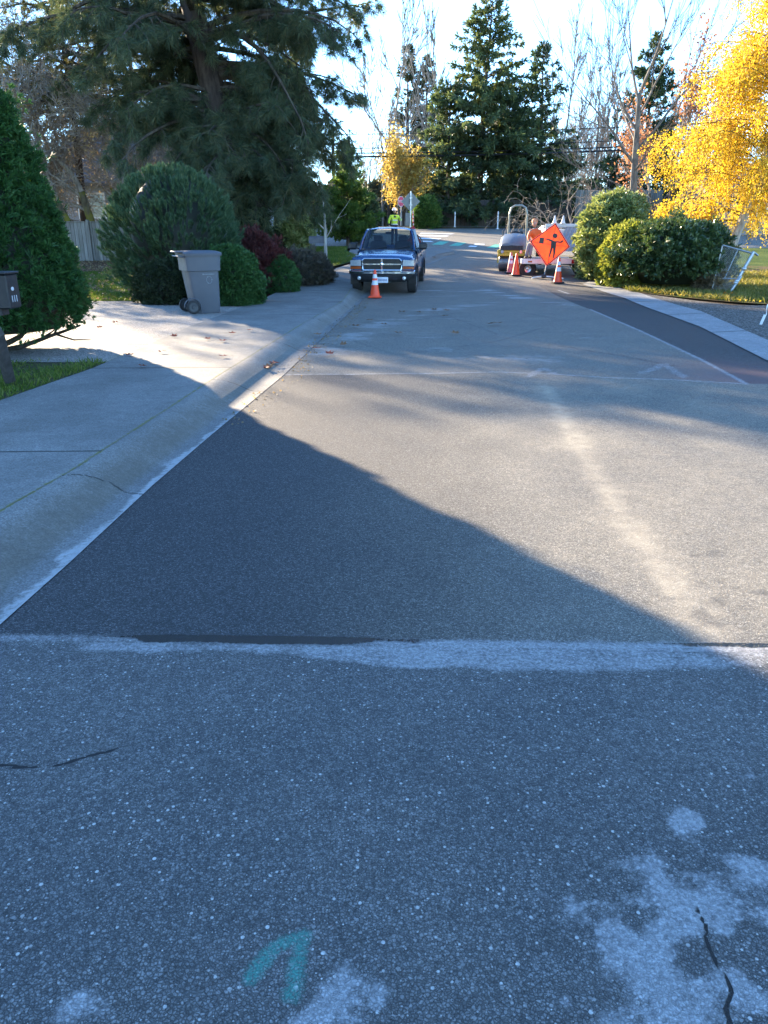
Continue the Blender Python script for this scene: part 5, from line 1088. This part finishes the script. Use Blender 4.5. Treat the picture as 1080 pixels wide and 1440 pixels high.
    V = [[(c*.925, y+f(c), z) for c in px_] for y, z in ((.10, .66), (.02, .655), (-.02, .63), (-.02, .575), (.02, .55))]; smooth_angle(loft(V).build('bumper', CHROME, t), 40)
    V = [[(c*(.90-.25*max(0, (.50-z)/.15)), y+f(c), z) for c in px_] for y, z in ((.02, .555), (-.005, .545), (.01, .42), (.05, .37), (.16, .34))]; smooth_angle(loft(V).build('valance', BLKPL, t), 40)
    for s_ in (-1, 1):
        o = MB().lathe([(.062, 0), (.062, -.03), (.05, -.035)], (s_*.63, .04, .455), 'y', 18).build('fog_light', BLKPL, t); MB().ell((s_*.63, .012, .455), (.052, .018, .052), 14, 8).build('fog_lens', LENS, o)
    MB().tube([(-.28, .0, .43), (-.28, -.04, .43), (-.20, -.04, .43), (-.20, 0, .43)], .012, 6).build('tow_hook', BLKPL, t); MB().tube([(.34, .0, .43), (.34, -.04, .43), (.42, -.04, .43), (.42, 0, .43)], .012, 6).build('tow_hook', BLKPL, t)
    o = MB().bbox((.03, -.025, .41), (.31, .01, .155), .004).build('license_plate', M_plain('plate_white', (.62, .63, .66), .4), t)
    m = MB(); 
    for k in range(7): m.box((-.07+k*.033+.012*(k > 2), -.032, .405), (.020, .002, .06-.01*(k % 2)))
    m.build('plate_marks', M_plain('plate_blue', (.10, .13, .25), .5), o)
    for s_ in (-1, 1):
        o = MB().bbox((s_*1.04, 1.68, 1.235), (.24, .10, .20), .045).build('mirror', BLKPL, t); MB().box((s_*1.04, 1.735, 1.235), (.20, .008, .16)).build('mirror_glass', CHROME, o); MB().tube([(s_*.85, 1.62, 1.16), (s_*.95, 1.66, 1.19)], .025, 6).build('mirror_arm', BLKPL, o)
    m = MB().tube([(-.72, .55, .40), (.72, .55, .40)], .04, 8); m.tube([(-.7, 4.05, .37), (.7, 4.05, .37)], .045, 8); m.box((-.42, 2.6, .40), (.08, 4.6, .12)); m.box((.42, 2.6, .40), (.08, 4.6, .12)); m.build('chassis', BLKPL, t)
pickup()
# ---- tandem roller
YEL = M_plain('yellow_machine_paint', (.50, .32, .03), .45, var=.15); DRUM = M_plain('steel_drum', (.16, .16, .165), .42, .7, var=.25, scale=4); GRYP = M_plain('grey_machine_hood', (.11, .125, .14), .35, var=.12)
def roller():
    x, y = PX(722, 28.6), 28.6; t = thing('road_roller', 'small yellow and grey tandem roller with roll bar next to the trailer', 'road roller', (x, y, gz(y)), R(-14)); t.rotation_euler = (R(3.0), 0, R(-14))
    for yc in (0, 1.75):
        d = MB().lathe([(.01, -.46), (.29, -.46), (.305, -.445), (.305, .445), (.29, .46), (.01, .46)], (0, yc, .305), 'x', 32); d = d.build('drum', DRUM, t); smooth_angle(d, 30)
    m = MB().bbox((0, .0, .70), (1.04, .72, .12), .03); m.box((-.50, 0, .50), (.05, .30, .40)); m.box((.50, 0, .50), (.05, .30, .40)); m.bbox((0, 0, .60), (1.0, .80, .10), .02); m.build('front_frame', YEL, t)
    V = [[(xx*w_, yy, z) for xx, z in ((-1, .76), (-.98, zt-.12), (-.75, zt-.01), (0, zt+.02), (.75, zt-.01), (.98, zt-.12), (1, .76))] for yy, w_, zt in ((-.40, .40, .90), (-.38, .42, .98), (-.2, .45, 1.08), (.25, .47, 1.22), (.52, .47, 1.26), (.54, .46, 1.24))]
    smooth_angle(loft(V).build('engine_hood', GRYP, t), 45); MB().box((0, -.36, .83), (.78, .08, .15)).build('front_panel', BLKPL, t)
    m = MB(); 
    for k in range(6): m.box((-.30+.12*k, -.412, .84), (.07, .02, .08))
    m.build('vent', BLKPL, t)
    for s_ in (-1, 1): MB().lathe([(0, -.03), (.055, -.03), (.06, 0)], (s_*.33, -.41, .70), 'y', 14).build('work_light', LENS, t)
    MB().bbox((0, .80, .62), (.95, .5, .35), .04).build('articulation_frame', YEL, t); MB().bbox((0, 1.55, .72), (1.0, .95, .28), .05).build('rear_frame', YEL, t)
    o = MB().bbox((0, 1.35, .93), (.5, .46, .12), .04).build('seat', BLKPL, t); MB().bbox((0, 1.58, 1.13), (.48, .10, .34), .04).build('seat_back', BLKPL, o)
    MB().bbox((0, .72, 1.05), (.5, .18, .5), .05).build('console', BLKPL, t); MB().lathe([(.16, -.01), (.18, 0), (.16, .01), (.15, 0), (.16, -.01)], (0, .92, 1.32), 'z', 20).build('steering_wheel', BLKPL, t)
    r = MB(); w_ = .33; r.tube([(-w_-.02, 1.72, .85), (-w_, 1.72, 1.9), (-w_+.06, 1.72, 2.12), (-w_+.20, 1.72, 2.20), (w_-.20, 1.72, 2.20), (w_-.06, 1.72, 2.12), (w_, 1.72, 1.9), (w_+.02, 1.72, .85)], .036, 8); r.build('roll_bar', M_plain('roll_bar_paint', (.30, .31, .27), .4, .4), t)
    MB().tube([(-.42, .55, 1.0), (-.44, .60, 1.35), (-.36, .75, 1.42)], .018, 6).build('grab_rail', BLKPL, t)
roller()
# ---- flatbed trailer
def trailer():
    y = 27.0; xa, xb = PX(737, y), PX(813, y)+.1; W = xb-xa; z = gz(y); t = thing('flatbed_trailer', 'low flatbed equipment trailer with white edge and dusty deck behind the orange sign', 'trailer', (xa, y, z), R(-5)); H = .50
    DECK = M_soil('dusty_deck', (.22, .18, .13), (.34, .29, .22), (.40, .30, .16), 7)
    MB().box((W/2, 1.35, H+.015), (W-.1, 2.6, .05)).build('deck', DECK, t)
    MB().bbox((W/2, .0, H-.02), (W, .08, .17), .015).build('edge_rail', WHT, t); MB().bbox((W/2, 2.7, H-.02), (W, .08, .17), .015).build('edge_rail', WHT, t)
    MB().bbox((.0, 1.35, H-.02), (.08, 2.7, .16), .015).build('side_rail', WHT, t)
    o = MB().bbox((W-.16, -.045, H-.03), (.26, .04, .12), .01).build('tail_light', REDL, t)
    MB().bbox((.25, -.045, H-.03), (.14, .02, .06), .006).build('side_marker', AMB, t)
    for xx, yy in ((.22, .35), (W+.12, .45)):
        w_ = MB().lathe([(.12, -.09), (.27, -.09), (.30, -.06), (.30, .06), (.27, .09), (.12, .09)], (xx, yy, .30 if xx > 1 else .22), 'y', 22).build('wheel', RUB, t); smooth_angle(w_, 30); MB().lathe([(.12, -.07), (.05, -.05), (0, -.06)], (xx, yy, .30 if xx > 1 else .22), 'y', 16).build('rim', RIM, w_)
    a = np.linspace(0, math.pi, 12); loft([[(W+.12+.37*math.cos(k), .3, .30+.37*math.sin(k)), (W+.12+.37*math.cos(k), .62, .30+.37*math.sin(k))] for k in a]).build('fender', BLKPL, t)
    m = MB(); 
    for k in range(5): m.box((.3+k*(W-.6)/4, 1.35, H-.09), (.07, 2.5, .10))
    m.build('cross_member', BLKPL, t); MB().tube([(.5, 2.7, .45), (W/2, 3.8, .42), (W-.5, 2.7, .45)], .05, 6).build('drawbar', BLKPL, t)
trailer()
# ---- white work truck beyond the trailer
def worktruck():
    y = 31.2; xa, xb = PX(766, y), PX(838, y); W = xb-xa; t = thing('work_truck', 'white work truck with a rail of cones and a sloping grey ribbed cover', 'truck', (xa, y, gz(y)), R(-6)); zt = P(780, 317, y).z-gz(y)
    TARP = M_plain('grey_ribbed_cover', (.30, .31, .34), .6, var=.15); 
    MB().bbox((W/2, 0, zt), (W, .12, .12), .02).build('top_rail', WHT, t)
    for xx in (.06, W-.06): MB().bbox((xx, 0, zt/2+.3), (.10, .10, zt-.7), .015).build('upright', WHT, t)
    V = []
    for k in range(33):
        u = k/32; xx = W*.36+u*W*.60; rb = .02*(1 if k % 4 < 2 else -1); V.append([(xx-.45, -.62+rb, zt-.95), (xx-.1, -.25+rb, zt-.42), (xx+.08, .0+rb, zt-.03)])
    MB().grid(V).build('ribbed_cover', TARP, t)
    MB().bbox((W/2, 1.4, .95), (W, 2.7, .75), .05).build('bed', WHT, t); MB().bbox((W/2, .0, .62), (W, .14, .18), .03).build('rear_bumper', CHROME, t)
    o = MB().bbox((W/2, 3.6, 1.0), (W*.95, 1.7, 1.0), .18).build('cab', WHT, t); MB().box((W/2, 2.74, 1.28), (W*.7, .02, .25)).build('rear_window', GLASS_D, o)
    for xx in (.18, W-.18):
        MB().bbox((xx, -.02, .85), (.16, .05, .26), .02).build('tail_light', REDL, t)
        for yy in (.85, 4.0): wheel(t, (xx-.05 if xx < 1 else xx+.05, yy, .38), .38, .24, -1 if xx < 1 else 1)
    MB().ell((W*.62, -.5, 1.08), (.20, .16, .13), 10, 6).build('sandbag', M_plain('sandbag_cloth', (.45, .32, .24), .9), t)
    for i, u in enumerate((.17, .33)):
        c = thing('traffic_cone', ('white topped cone standing on the work truck rail, left one', 'white topped cone standing on the work truck rail, right one')[i], 'traffic cone', t.matrix_basis @ Vector((W*u, 0, zt+.065)) , 0, 'cones on the work truck')
        c.location = (Matrix.Translation(t.location) @ Matrix.Rotation(R(-6), 4, 'Z')) @ Vector((W*u, 0, zt+.062))
        MB().bbox((0, 0, .012), (.20, .20, .024), .008).build('base', PL_W, c); MB().lathe([(.085, .02), (.02, .30), (.0, .305)], n=16).build('cone_body', PL_W, c, smooth=True)
worktruck()
# ---- flagger ahead sign
def flagger_sign():
    y = 26.0; x = PX(762.5, y); t = thing('roll_up_sign', 'orange diamond flagger symbol sign tilted on a low folding stand', 'sign', (x, y, gz(y)), R(-3)); OR = NT('orange_sign_vinyl'); n = OR
    c = n.mix(n.mr(n.noise(3, 4), .3, .7), (.74, .045, .012), (.80, .075, .015)); p = n.pbr(c, .5, n.bump(n.noise(2.2, 2, .5, n.map((1, 1, 3))), .5, .05), .4); tr = n.n('ShaderNodeBsdfTranslucent'); n.l(c, tr.inputs[0]); mx = n.n('ShaderNodeMixShader'); mx.inputs[0].default_value = .4; n.l(p, mx.inputs[1]); n.l(tr.outputs[0], mx.inputs[2]); OR = n.done(mx.outputs[0])
    BK = M_plain('black_sign_ink', (.015, .015, .015), .5); s = y/ F / math.cos(0)     # metres per source pixel at this distance
    def L(px, py): v = P(px, py, y); return (v.x-x, v.z-gz(y))
    c4 = [L(781.2, 313.8), L(801.2, 347), L(768.6, 374.5), L(745.4, 339.2)]
    def inset(c4, k): m_ = np.mean(np.array(c4), 0); return [tuple(m_+(np.array(p)-m_)*k) for p in c4]
    def face(c4, yy, n=12, amp=.010):
        a, b, c, d = [np.array(p) for p in c4]; V = []
        for i in range(n+1):
            r = []
            for j in range(n+1):
                u, v = i/n, j/n; p = (a*(1-u)+b*u)*(1-v)+(d*(1-u)+c*u)*v; r.append((p[0], yy+.008*math.sin(u*7+v*3)*math.sin(math.pi*u)*math.sin(math.pi*v)+.02*abs(u-v), p[1]))
            V.append(r)
        return MB().grid(V)
    pnl = face(c4, 0).build('sign_panel', OR, t, smooth=True)
    # border band just inside the edge and the flagger figure, all following the panel
    b0, b1 = inset(c4, .985), inset(c4, .915); m = MB()
    def bend(u, v, pr): return .008*math.sin(u*7+v*3)*math.sin(math.pi*u)*math.sin(math.pi*v)+.02*abs(u-v)-pr
    A = np.array([np.array(c4[1])-np.array(c4[0]), np.array(c4[3])-np.array(c4[0])]).T; Ai = np.linalg.inv(A)
    def on(p, pr=.016): u, v = Ai @ (np.array(p)-np.array(c4[0])); return (p[0], bend(u, v, pr), p[1])
    def path(q, closed=True, sub=6):
        o = []
        for i in range(len(q) if closed else len(q)-1):
            a, b = np.array(q[i]), np.array(q[(i+1) % len(q)])
            for k in range(sub): o.append(tuple(a*(1-k/sub)+b*k/sub))
        return o
    po, pi_ = path(b0), path(b1); po.append(po[0]); pi_.append(pi_[0]); m.grid([[on(p), on(q)] for p, q in zip(po, pi_)]); m.build('border', BK, pnl)
    Z = lambda u, v: L(690+u/6.75, 290+v/6.75)
    def shape(poly, name):
        q = path([Z(*p) for p in poly], True, 3); c = tuple(np.mean(np.array(q), 0)); m = MB(); n_ = len(q); m.add([on(p) for p in q]+[on(c)], [[i, (i+1) % n_, n_] for i in range(n_)]); return m
    m = MB()
    for poly in ([(586+24*math.cos(a)+24, 281+24*math.sin(a)) for a in np.linspace(0, 6.0, 16)],
                 [(572, 335), (585, 325), (622, 335), (618, 392), (600, 400), (568, 392)],
                 [(568, 390), (588, 394), (576, 440), (555, 490), (545, 488), (557, 440)], [(590, 396), (618, 390), (612, 440), (600, 497), (588, 495), (592, 440)],
                 [(520, 304), (560, 312), (590, 324), (580, 340), (550, 326), (520, 314)], [(610, 330), (650, 332), (664, 338), (660, 350), (630, 345), (612, 348)], [(656, 336), (680, 320), (688, 326), (682, 344), (664, 350)],
                 [(468, 296), (508, 301), (501, 357), (457, 350)]):
        k = shape(poly, 'x'); m.add(k.v[0], k.f[0])
    m.build('flagger_symbol', BK, pnl)
    bt = L(768.6, 374.5); ft = L(764.5, 391.5)
    MB().tube([(bt[0]+.0, .04, bt[1]+.05), (ft[0]+.01, .04, ft[1]+.02)], .022, 6).build('mast', STEEL, t)
    a, b, c, d = c4; m = MB(); m.tube([(a[0], .03, a[1]), (c[0], .03, c[1])], .009, 5); m.tube([(b[0], .045, b[1]), (d[0], .045, d[1])], .009, 5); m.build('crossbar', BLKPL, t)
    MB().bbox((ft[0], .04, .09), (.16, .14, .12), .03).build('hub', BLKPL, t)
    for dx, dy in ((-.40, -.06), (.62, -.22), (-.35, .55), (.5, .6)): MB().tube([(ft[0], .04, .10), (ft[0]+dx*.9, .04+dy*.9, .05), (ft[0]+dx, .04+dy, .025)], [.022, .022, .026], 6).build('leg', PL_W if dy < 0 else BLKPL, t)
flagger_sign()
# ---- red and white sign stand with folded bundle next to the grey post
def sign_stand():
    y = 38.2; x = PX(582, y); t = thing('sign_stand', 'red and white striped mast with a dark red folded bundle at its foot', 'sign stand', (x, y, gz(y)+.1))
    zt = P(582, 296, y).z-gz(y)-.1; m = MB(); m.tube([(0, 0, .1), (-.06, 0, zt)], .03, 8); m.build('mast', M_plain('pink_white_mast', (.62, .40, .38), .5), t)
    for k in range(8): MB().tube([(-.06*(k+.5)/8, 0, .25+k*(zt-.3)/8), (-.06*(k+.5)/8-.004, 0, .25+(k+.45)*(zt-.3)/8)], .034, 8).build('red_band', RED, t)
    RB = M_plain('dark_red_fabric', (.16, .035, .03), .8, var=.3, scale=5)
    MB().hull([(-.42, -.05, .02), (.42, -.05, .02), (.36, -.08, .32), (.16, -.05, .58), (-.12, -.05, .60), (-.34, -.08, .36), (-.40, .25, .02), (.40, .25, .02), (0, .2, .5)]).build('folded_bundle', RB, t)
    m = MB(); a = np.linspace(0, math.pi, 12); m.tube([(.46*math.cos(k), -.1, .02+.62*math.sin(k)) for k in a], .028, 6); m.build('hoop', BLKPL, t)
    MB().bbox((-.07, -.02, zt-.95), (.26, .10, .42), .04).build('red_flag', M_plain('red_flag_cloth', (.30, .02, .03), .8), t)
sign_stand()
# ================================================================ PEOPLE
def skin_mesh(name, joints, bones, mat, parent, sub=2):
    me = bpy.data.meshes.new(name); me.from_pydata([j[:3] for j in joints], bones, []); o = bpy.data.objects.new(name, me); COL.objects.link(o); o.parent = parent
    mo = o.modifiers.new('skin', 'SKIN'); mo.use_smooth_shade = True
    for i, j in enumerate(joints):
        r = j[3] if isinstance(j[3], (tuple, list)) else (j[3], j[3]); me.skin_vertices[0].data[i].radius = r
    me.skin_vertices[0].data[0].use_root = True
    s_ = o.modifiers.new('sub', 'SUBSURF'); s_.levels = sub; s_.render_levels = sub
    dg = bpy.context.evaluated_depsgraph_get(); ev = o.evaluated_get(dg); nm = bpy.data.meshes.new_from_object(ev); nm.name = name
    o.modifiers.clear(); o.data = nm; nm.materials.clear(); nm.materials.append(mat); nm.polygons.foreach_set('use_smooth', [True]*len(nm.polygons)); return o
SKIN = M_plain('skin', (.48, .27, .19), .6, var=.08, scale=20); HIVIS = M_plain('yellow_green_vest', (.55, .72, .04), .6, var=.08, scale=12); ORV = M_plain('orange_vest', (.75, .14, .03), .6, var=.1); NAVY = M_plain('dark_navy_trousers', (.014, .018, .035), .8, var=.2); GREYT = M_plain('grey_trousers', (.22, .22, .23), .85, var=.15, scale=14)
HATW = M_plain('white_hard_hat', (.68, .69, .70), .35); BOOT = M_plain('brown_boot', (.06, .04, .03), .7); HAIR = M_plain('brown_hair', (.05, .03, .02), .8)
def head(parent, c, yaw, r=.095):
    q = rotz(yaw); m = MB(); A = np.linspace(0, 2*math.pi, 17)[:-1]; V = []
    for k, th in enumerate(np.linspace(-math.pi/2, math.pi/2, 13)):
        z = math.sin(th)*r*1.28; row = []
        for a in A:
            rr = math.cos(th)*r*(1.0 if th > -.3 else 1-.22*(-th-.3)); x, y = math.cos(a)*rr*.86, math.sin(a)*rr*1.05
            if math.sin(a) < -.9 and -.35 < th < .05: y -= .018
            row.append((x, y, z))
        V.append(row+[row[0]])
    V = np.array(V) @ q.T+np.array(c); m.grid(V)
    return m.build('head', SKIN, parent, smooth=True)
def hand(parent, c, d, grip=True):      # palm with five separate bent fingers
    d = unit(d); u = unit(np.cross(d, [0, .2, 1])); w_ = np.cross(u, d); c = np.array(c, float)
    J = [(*c, (.026, .016)), (*(c+d*.05), (.036, .015)), (*(c+d*.085), (.034, .013))]; B = [(0, 1), (1, 2)]
    for k, (off, L) in enumerate(((-.028, .062), (-.010, .072), (.010, .068), (.027, .052))):
        p = c+d*.09+u*off; i = len(J); cur = w_*(-.6 if grip else -.25)
        J += [(*p, .009), (*(p+d*L*.45+cur*L*.2), .0085), (*(p+d*L*(.55 if grip else .9)+cur*L*.9), .007)]; B += [(2, i), (i, i+1), (i+1, i+2)]
    i = len(J); p = c+d*.035-u*.036; J += [(*p, .010), (*(p-u*.02+d*.03-w_*.02), .0095), (*(p-u*.012+d*.05-w_*.045), .008)]; B += [(1, i), (i, i+1), (i+1, i+2)]
    return skin_mesh('hand', J, B, SKIN, parent, 1)
def flagger():
    y = 42.0; x = PX(554.5, y); t = thing('person', 'flagger in yellow green vest and white hard hat holding up a stop paddle', 'person', (x, y, gz(y)), R(20))
    J = [(0, 0, .93, (.16, .11)), (0, 0, 1.12, (.15, .105)), (0, 0, 1.36, (.18, .11)), (0, 0, 1.47, (.09, .075)), (0, 0, 1.54, .055),
         (-.21, 0, 1.42, .062), (-.33, -.02, 1.18, .05), (-.36, -.16, 1.00, .038), (.21, 0, 1.42, .062), (.34, -.10, 1.20, .05), (.26, -.28, 1.34, .038),
         (-.09, 0, .86, .10), (-.11, -.02, .48, .07), (-.12, .02, .10, .05), (.09, 0, .86, .10), (.11, -.02, .48, .07), (.12, .02, .10, .05)]
    up = skin_mesh('body', J, [(0, 1), (1, 2), (2, 3), (3, 4), (2, 5), (5, 6), (6, 7), (2, 8), (8, 9), (9, 10), (0, 11), (11, 12), (12, 13), (0, 14), (14, 15), (15, 16)], NAVY, t)
    skin_mesh('jacket', [(0, 0, .90, (.175, .125)), (0, 0, 1.12, (.168, .122)), (0, 0, 1.36, (.195, .125)), (0, 0, 1.47, (.10, .085)), (-.21, 0, 1.42, .075), (-.33, -.02, 1.18, .063), (-.36, -.14, 1.03, .05), (.21, 0, 1.42, .075), (.34, -.10, 1.20, .063), (.27, -.26, 1.32, .05)], [(0, 1), (1, 2), (2, 3), (2, 4), (4, 5), (5, 6), (2, 7), (7, 8), (8, 9)], HIVIS, t)
    for zz in (1.02, 1.22): MB().lathe([(.2, zz-.025), (.203, zz+.025)], n=20).build('reflective_stripe', REFL, t).scale = (.93, .68, 1)
    h = head(t, (0, -.01, 1.66), 0); MB().lathe([(.150, 1.70), (.118, 1.71), (.116, 1.77), (.085, 1.83), (.0, 1.85)], (0, -.005, 0), n=20).build('hard_hat', HATW, t, smooth=True)
    for s_ in (-1, 1): MB().bbox((s_*.12, -.05, .05), (.10, .28, .10), .03).build('boot', BOOT, t)
    hand(t, (-.365, -.18, .97), (-.05, -.3, -1)); hd = hand(t, (.255, -.30, 1.36), (-.2, -.1, 1))
    # the paddle stays a thing of its own
    px_, py_ = (t.matrix_basis if 0 else Matrix.Translation(t.location) @ Matrix.Rotation(R(20), 4, 'Z')) @ Vector((.235, -.34, 0)), 0
    s = thing('stop_paddle', 'red octagonal stop paddle held above the white hard hat', 'stop sign', (px_.x, px_.y, px_.z), R(48)); MB().tube([(0, 0, .95), (0, 0, 1.95)], .016, 8).build('handle', PL_W, s)
    z0 = 2.12; r8 = lambda r: [(r*math.cos(math.pi/8+k*math.pi/4), r*math.sin(math.pi/8+k*math.pi/4)) for k in range(8)]; M_ = np.eye(4); M_[:3, :3] = rotx(math.pi/2); M_[:3, 3] = (0, 0, z0)
    MB().prism(r8(.27), -.008, .008, M_).build('white_rim', PL_W, s); M2 = M_.copy(); M2[1, 3] = -.011; f = MB().prism(r8(.25), -.002, .002, M2).build('red_face', M_plain('stop_red', (.55, .03, .08), .4), s)
    text_mesh('STOP', .17, PL_W, f, 'lettering', (0, -.016, z0), (math.pi/2, 0, 0))
flagger()
def worker():
    y = 27.9; x = PX(748.5, y); g = gz(y); t = thing('person', 'worker in orange top and grey trousers sitting on the trailer edge beside the roller', 'person', (x, y, g))
    zf = lambda px, py: P(px, py, y).z-g; X_ = lambda px: PX(px, y)-x
    hip = (X_(757), .05, .98); kn = (X_(741.5), -.42, .98); ft = (X_(737.5), -.50, .56); kn2 = (X_(745), -.40, 1.0); ft2 = (X_(743), -.55, .58); ch = (X_(752), -.05, 1.36); nk = (X_(750.5), -.1, 1.53); sh = (X_(744.5), -.15, 1.36)
    J = [(*hip, (.16, .12)), ((hip[0]+ch[0])/2, 0, 1.18, (.15, .12)), (*ch, (.17, .12)), (*nk, .06), (sh[0], sh[1], 1.40, .06), (X_(741), -.25, 1.20, .048), (X_(743), -.42, 1.06, .038), (X_(758.5), -.02, 1.40, .06), (X_(761), -.12, 1.18, .05), (X_(756), -.34, 1.06, .038),
         (hip[0]-.05, -.02, .97, .10), (*kn, .075), (*ft, .052), (hip[0]+.05, .0, .97, .10), (*kn2, .075), (*ft2, .052)]
    skin_mesh('body', J, [(0, 1), (1, 2), (2, 3), (2, 4), (4, 5), (5, 6), (2, 7), (7, 8), (8, 9), (0, 10), (10, 11), (11, 12), (0, 13), (13, 14), (14, 15)], GREYT, t)
    skin_mesh('orange_top', [(hip[0], hip[1], 1.02, (.165, .13)), ((hip[0]+ch[0])/2, 0, 1.18, (.165, .135)), (ch[0], ch[1], 1.36, (.185, .135)), (nk[0], nk[1], 1.47, (.085, .08)), (sh[0], sh[1], 1.40, .072), (X_(741), -.25, 1.20, .060), (X_(742.7), -.38, 1.09, .048), (X_(758.5), -.02, 1.40, .072), (X_(761), -.12, 1.18, .06), (X_(757), -.30, 1.08, .048)], [(0, 1), (1, 2), (2, 3), (2, 4), (4, 5), (5, 6), (2, 7), (7, 8), (8, 9)], ORV, t)
    head(t, (X_(749.8), -.14, 1.66), .25); MB().lathe([(.105, 1.68), (.108, 1.74), (.08, 1.80), (0, 1.83)], (X_(749.8), -.12, 0), n=18).build('cap', M_plain('orange_cap', (.60, .25, .12), .7), t, smooth=True)
    hand(t, (X_(743), -.43, 1.05), (.1, -.8, -.3)); hand(t, (X_(756), -.35, 1.05), (-.2, -.8, -.3))
    for f_ in (ft, ft2): MB().bbox((f_[0]-.02, f_[1]-.06, f_[2]-.02), (.10, .28, .10), .03).build('boot', BOOT, t)
worker()
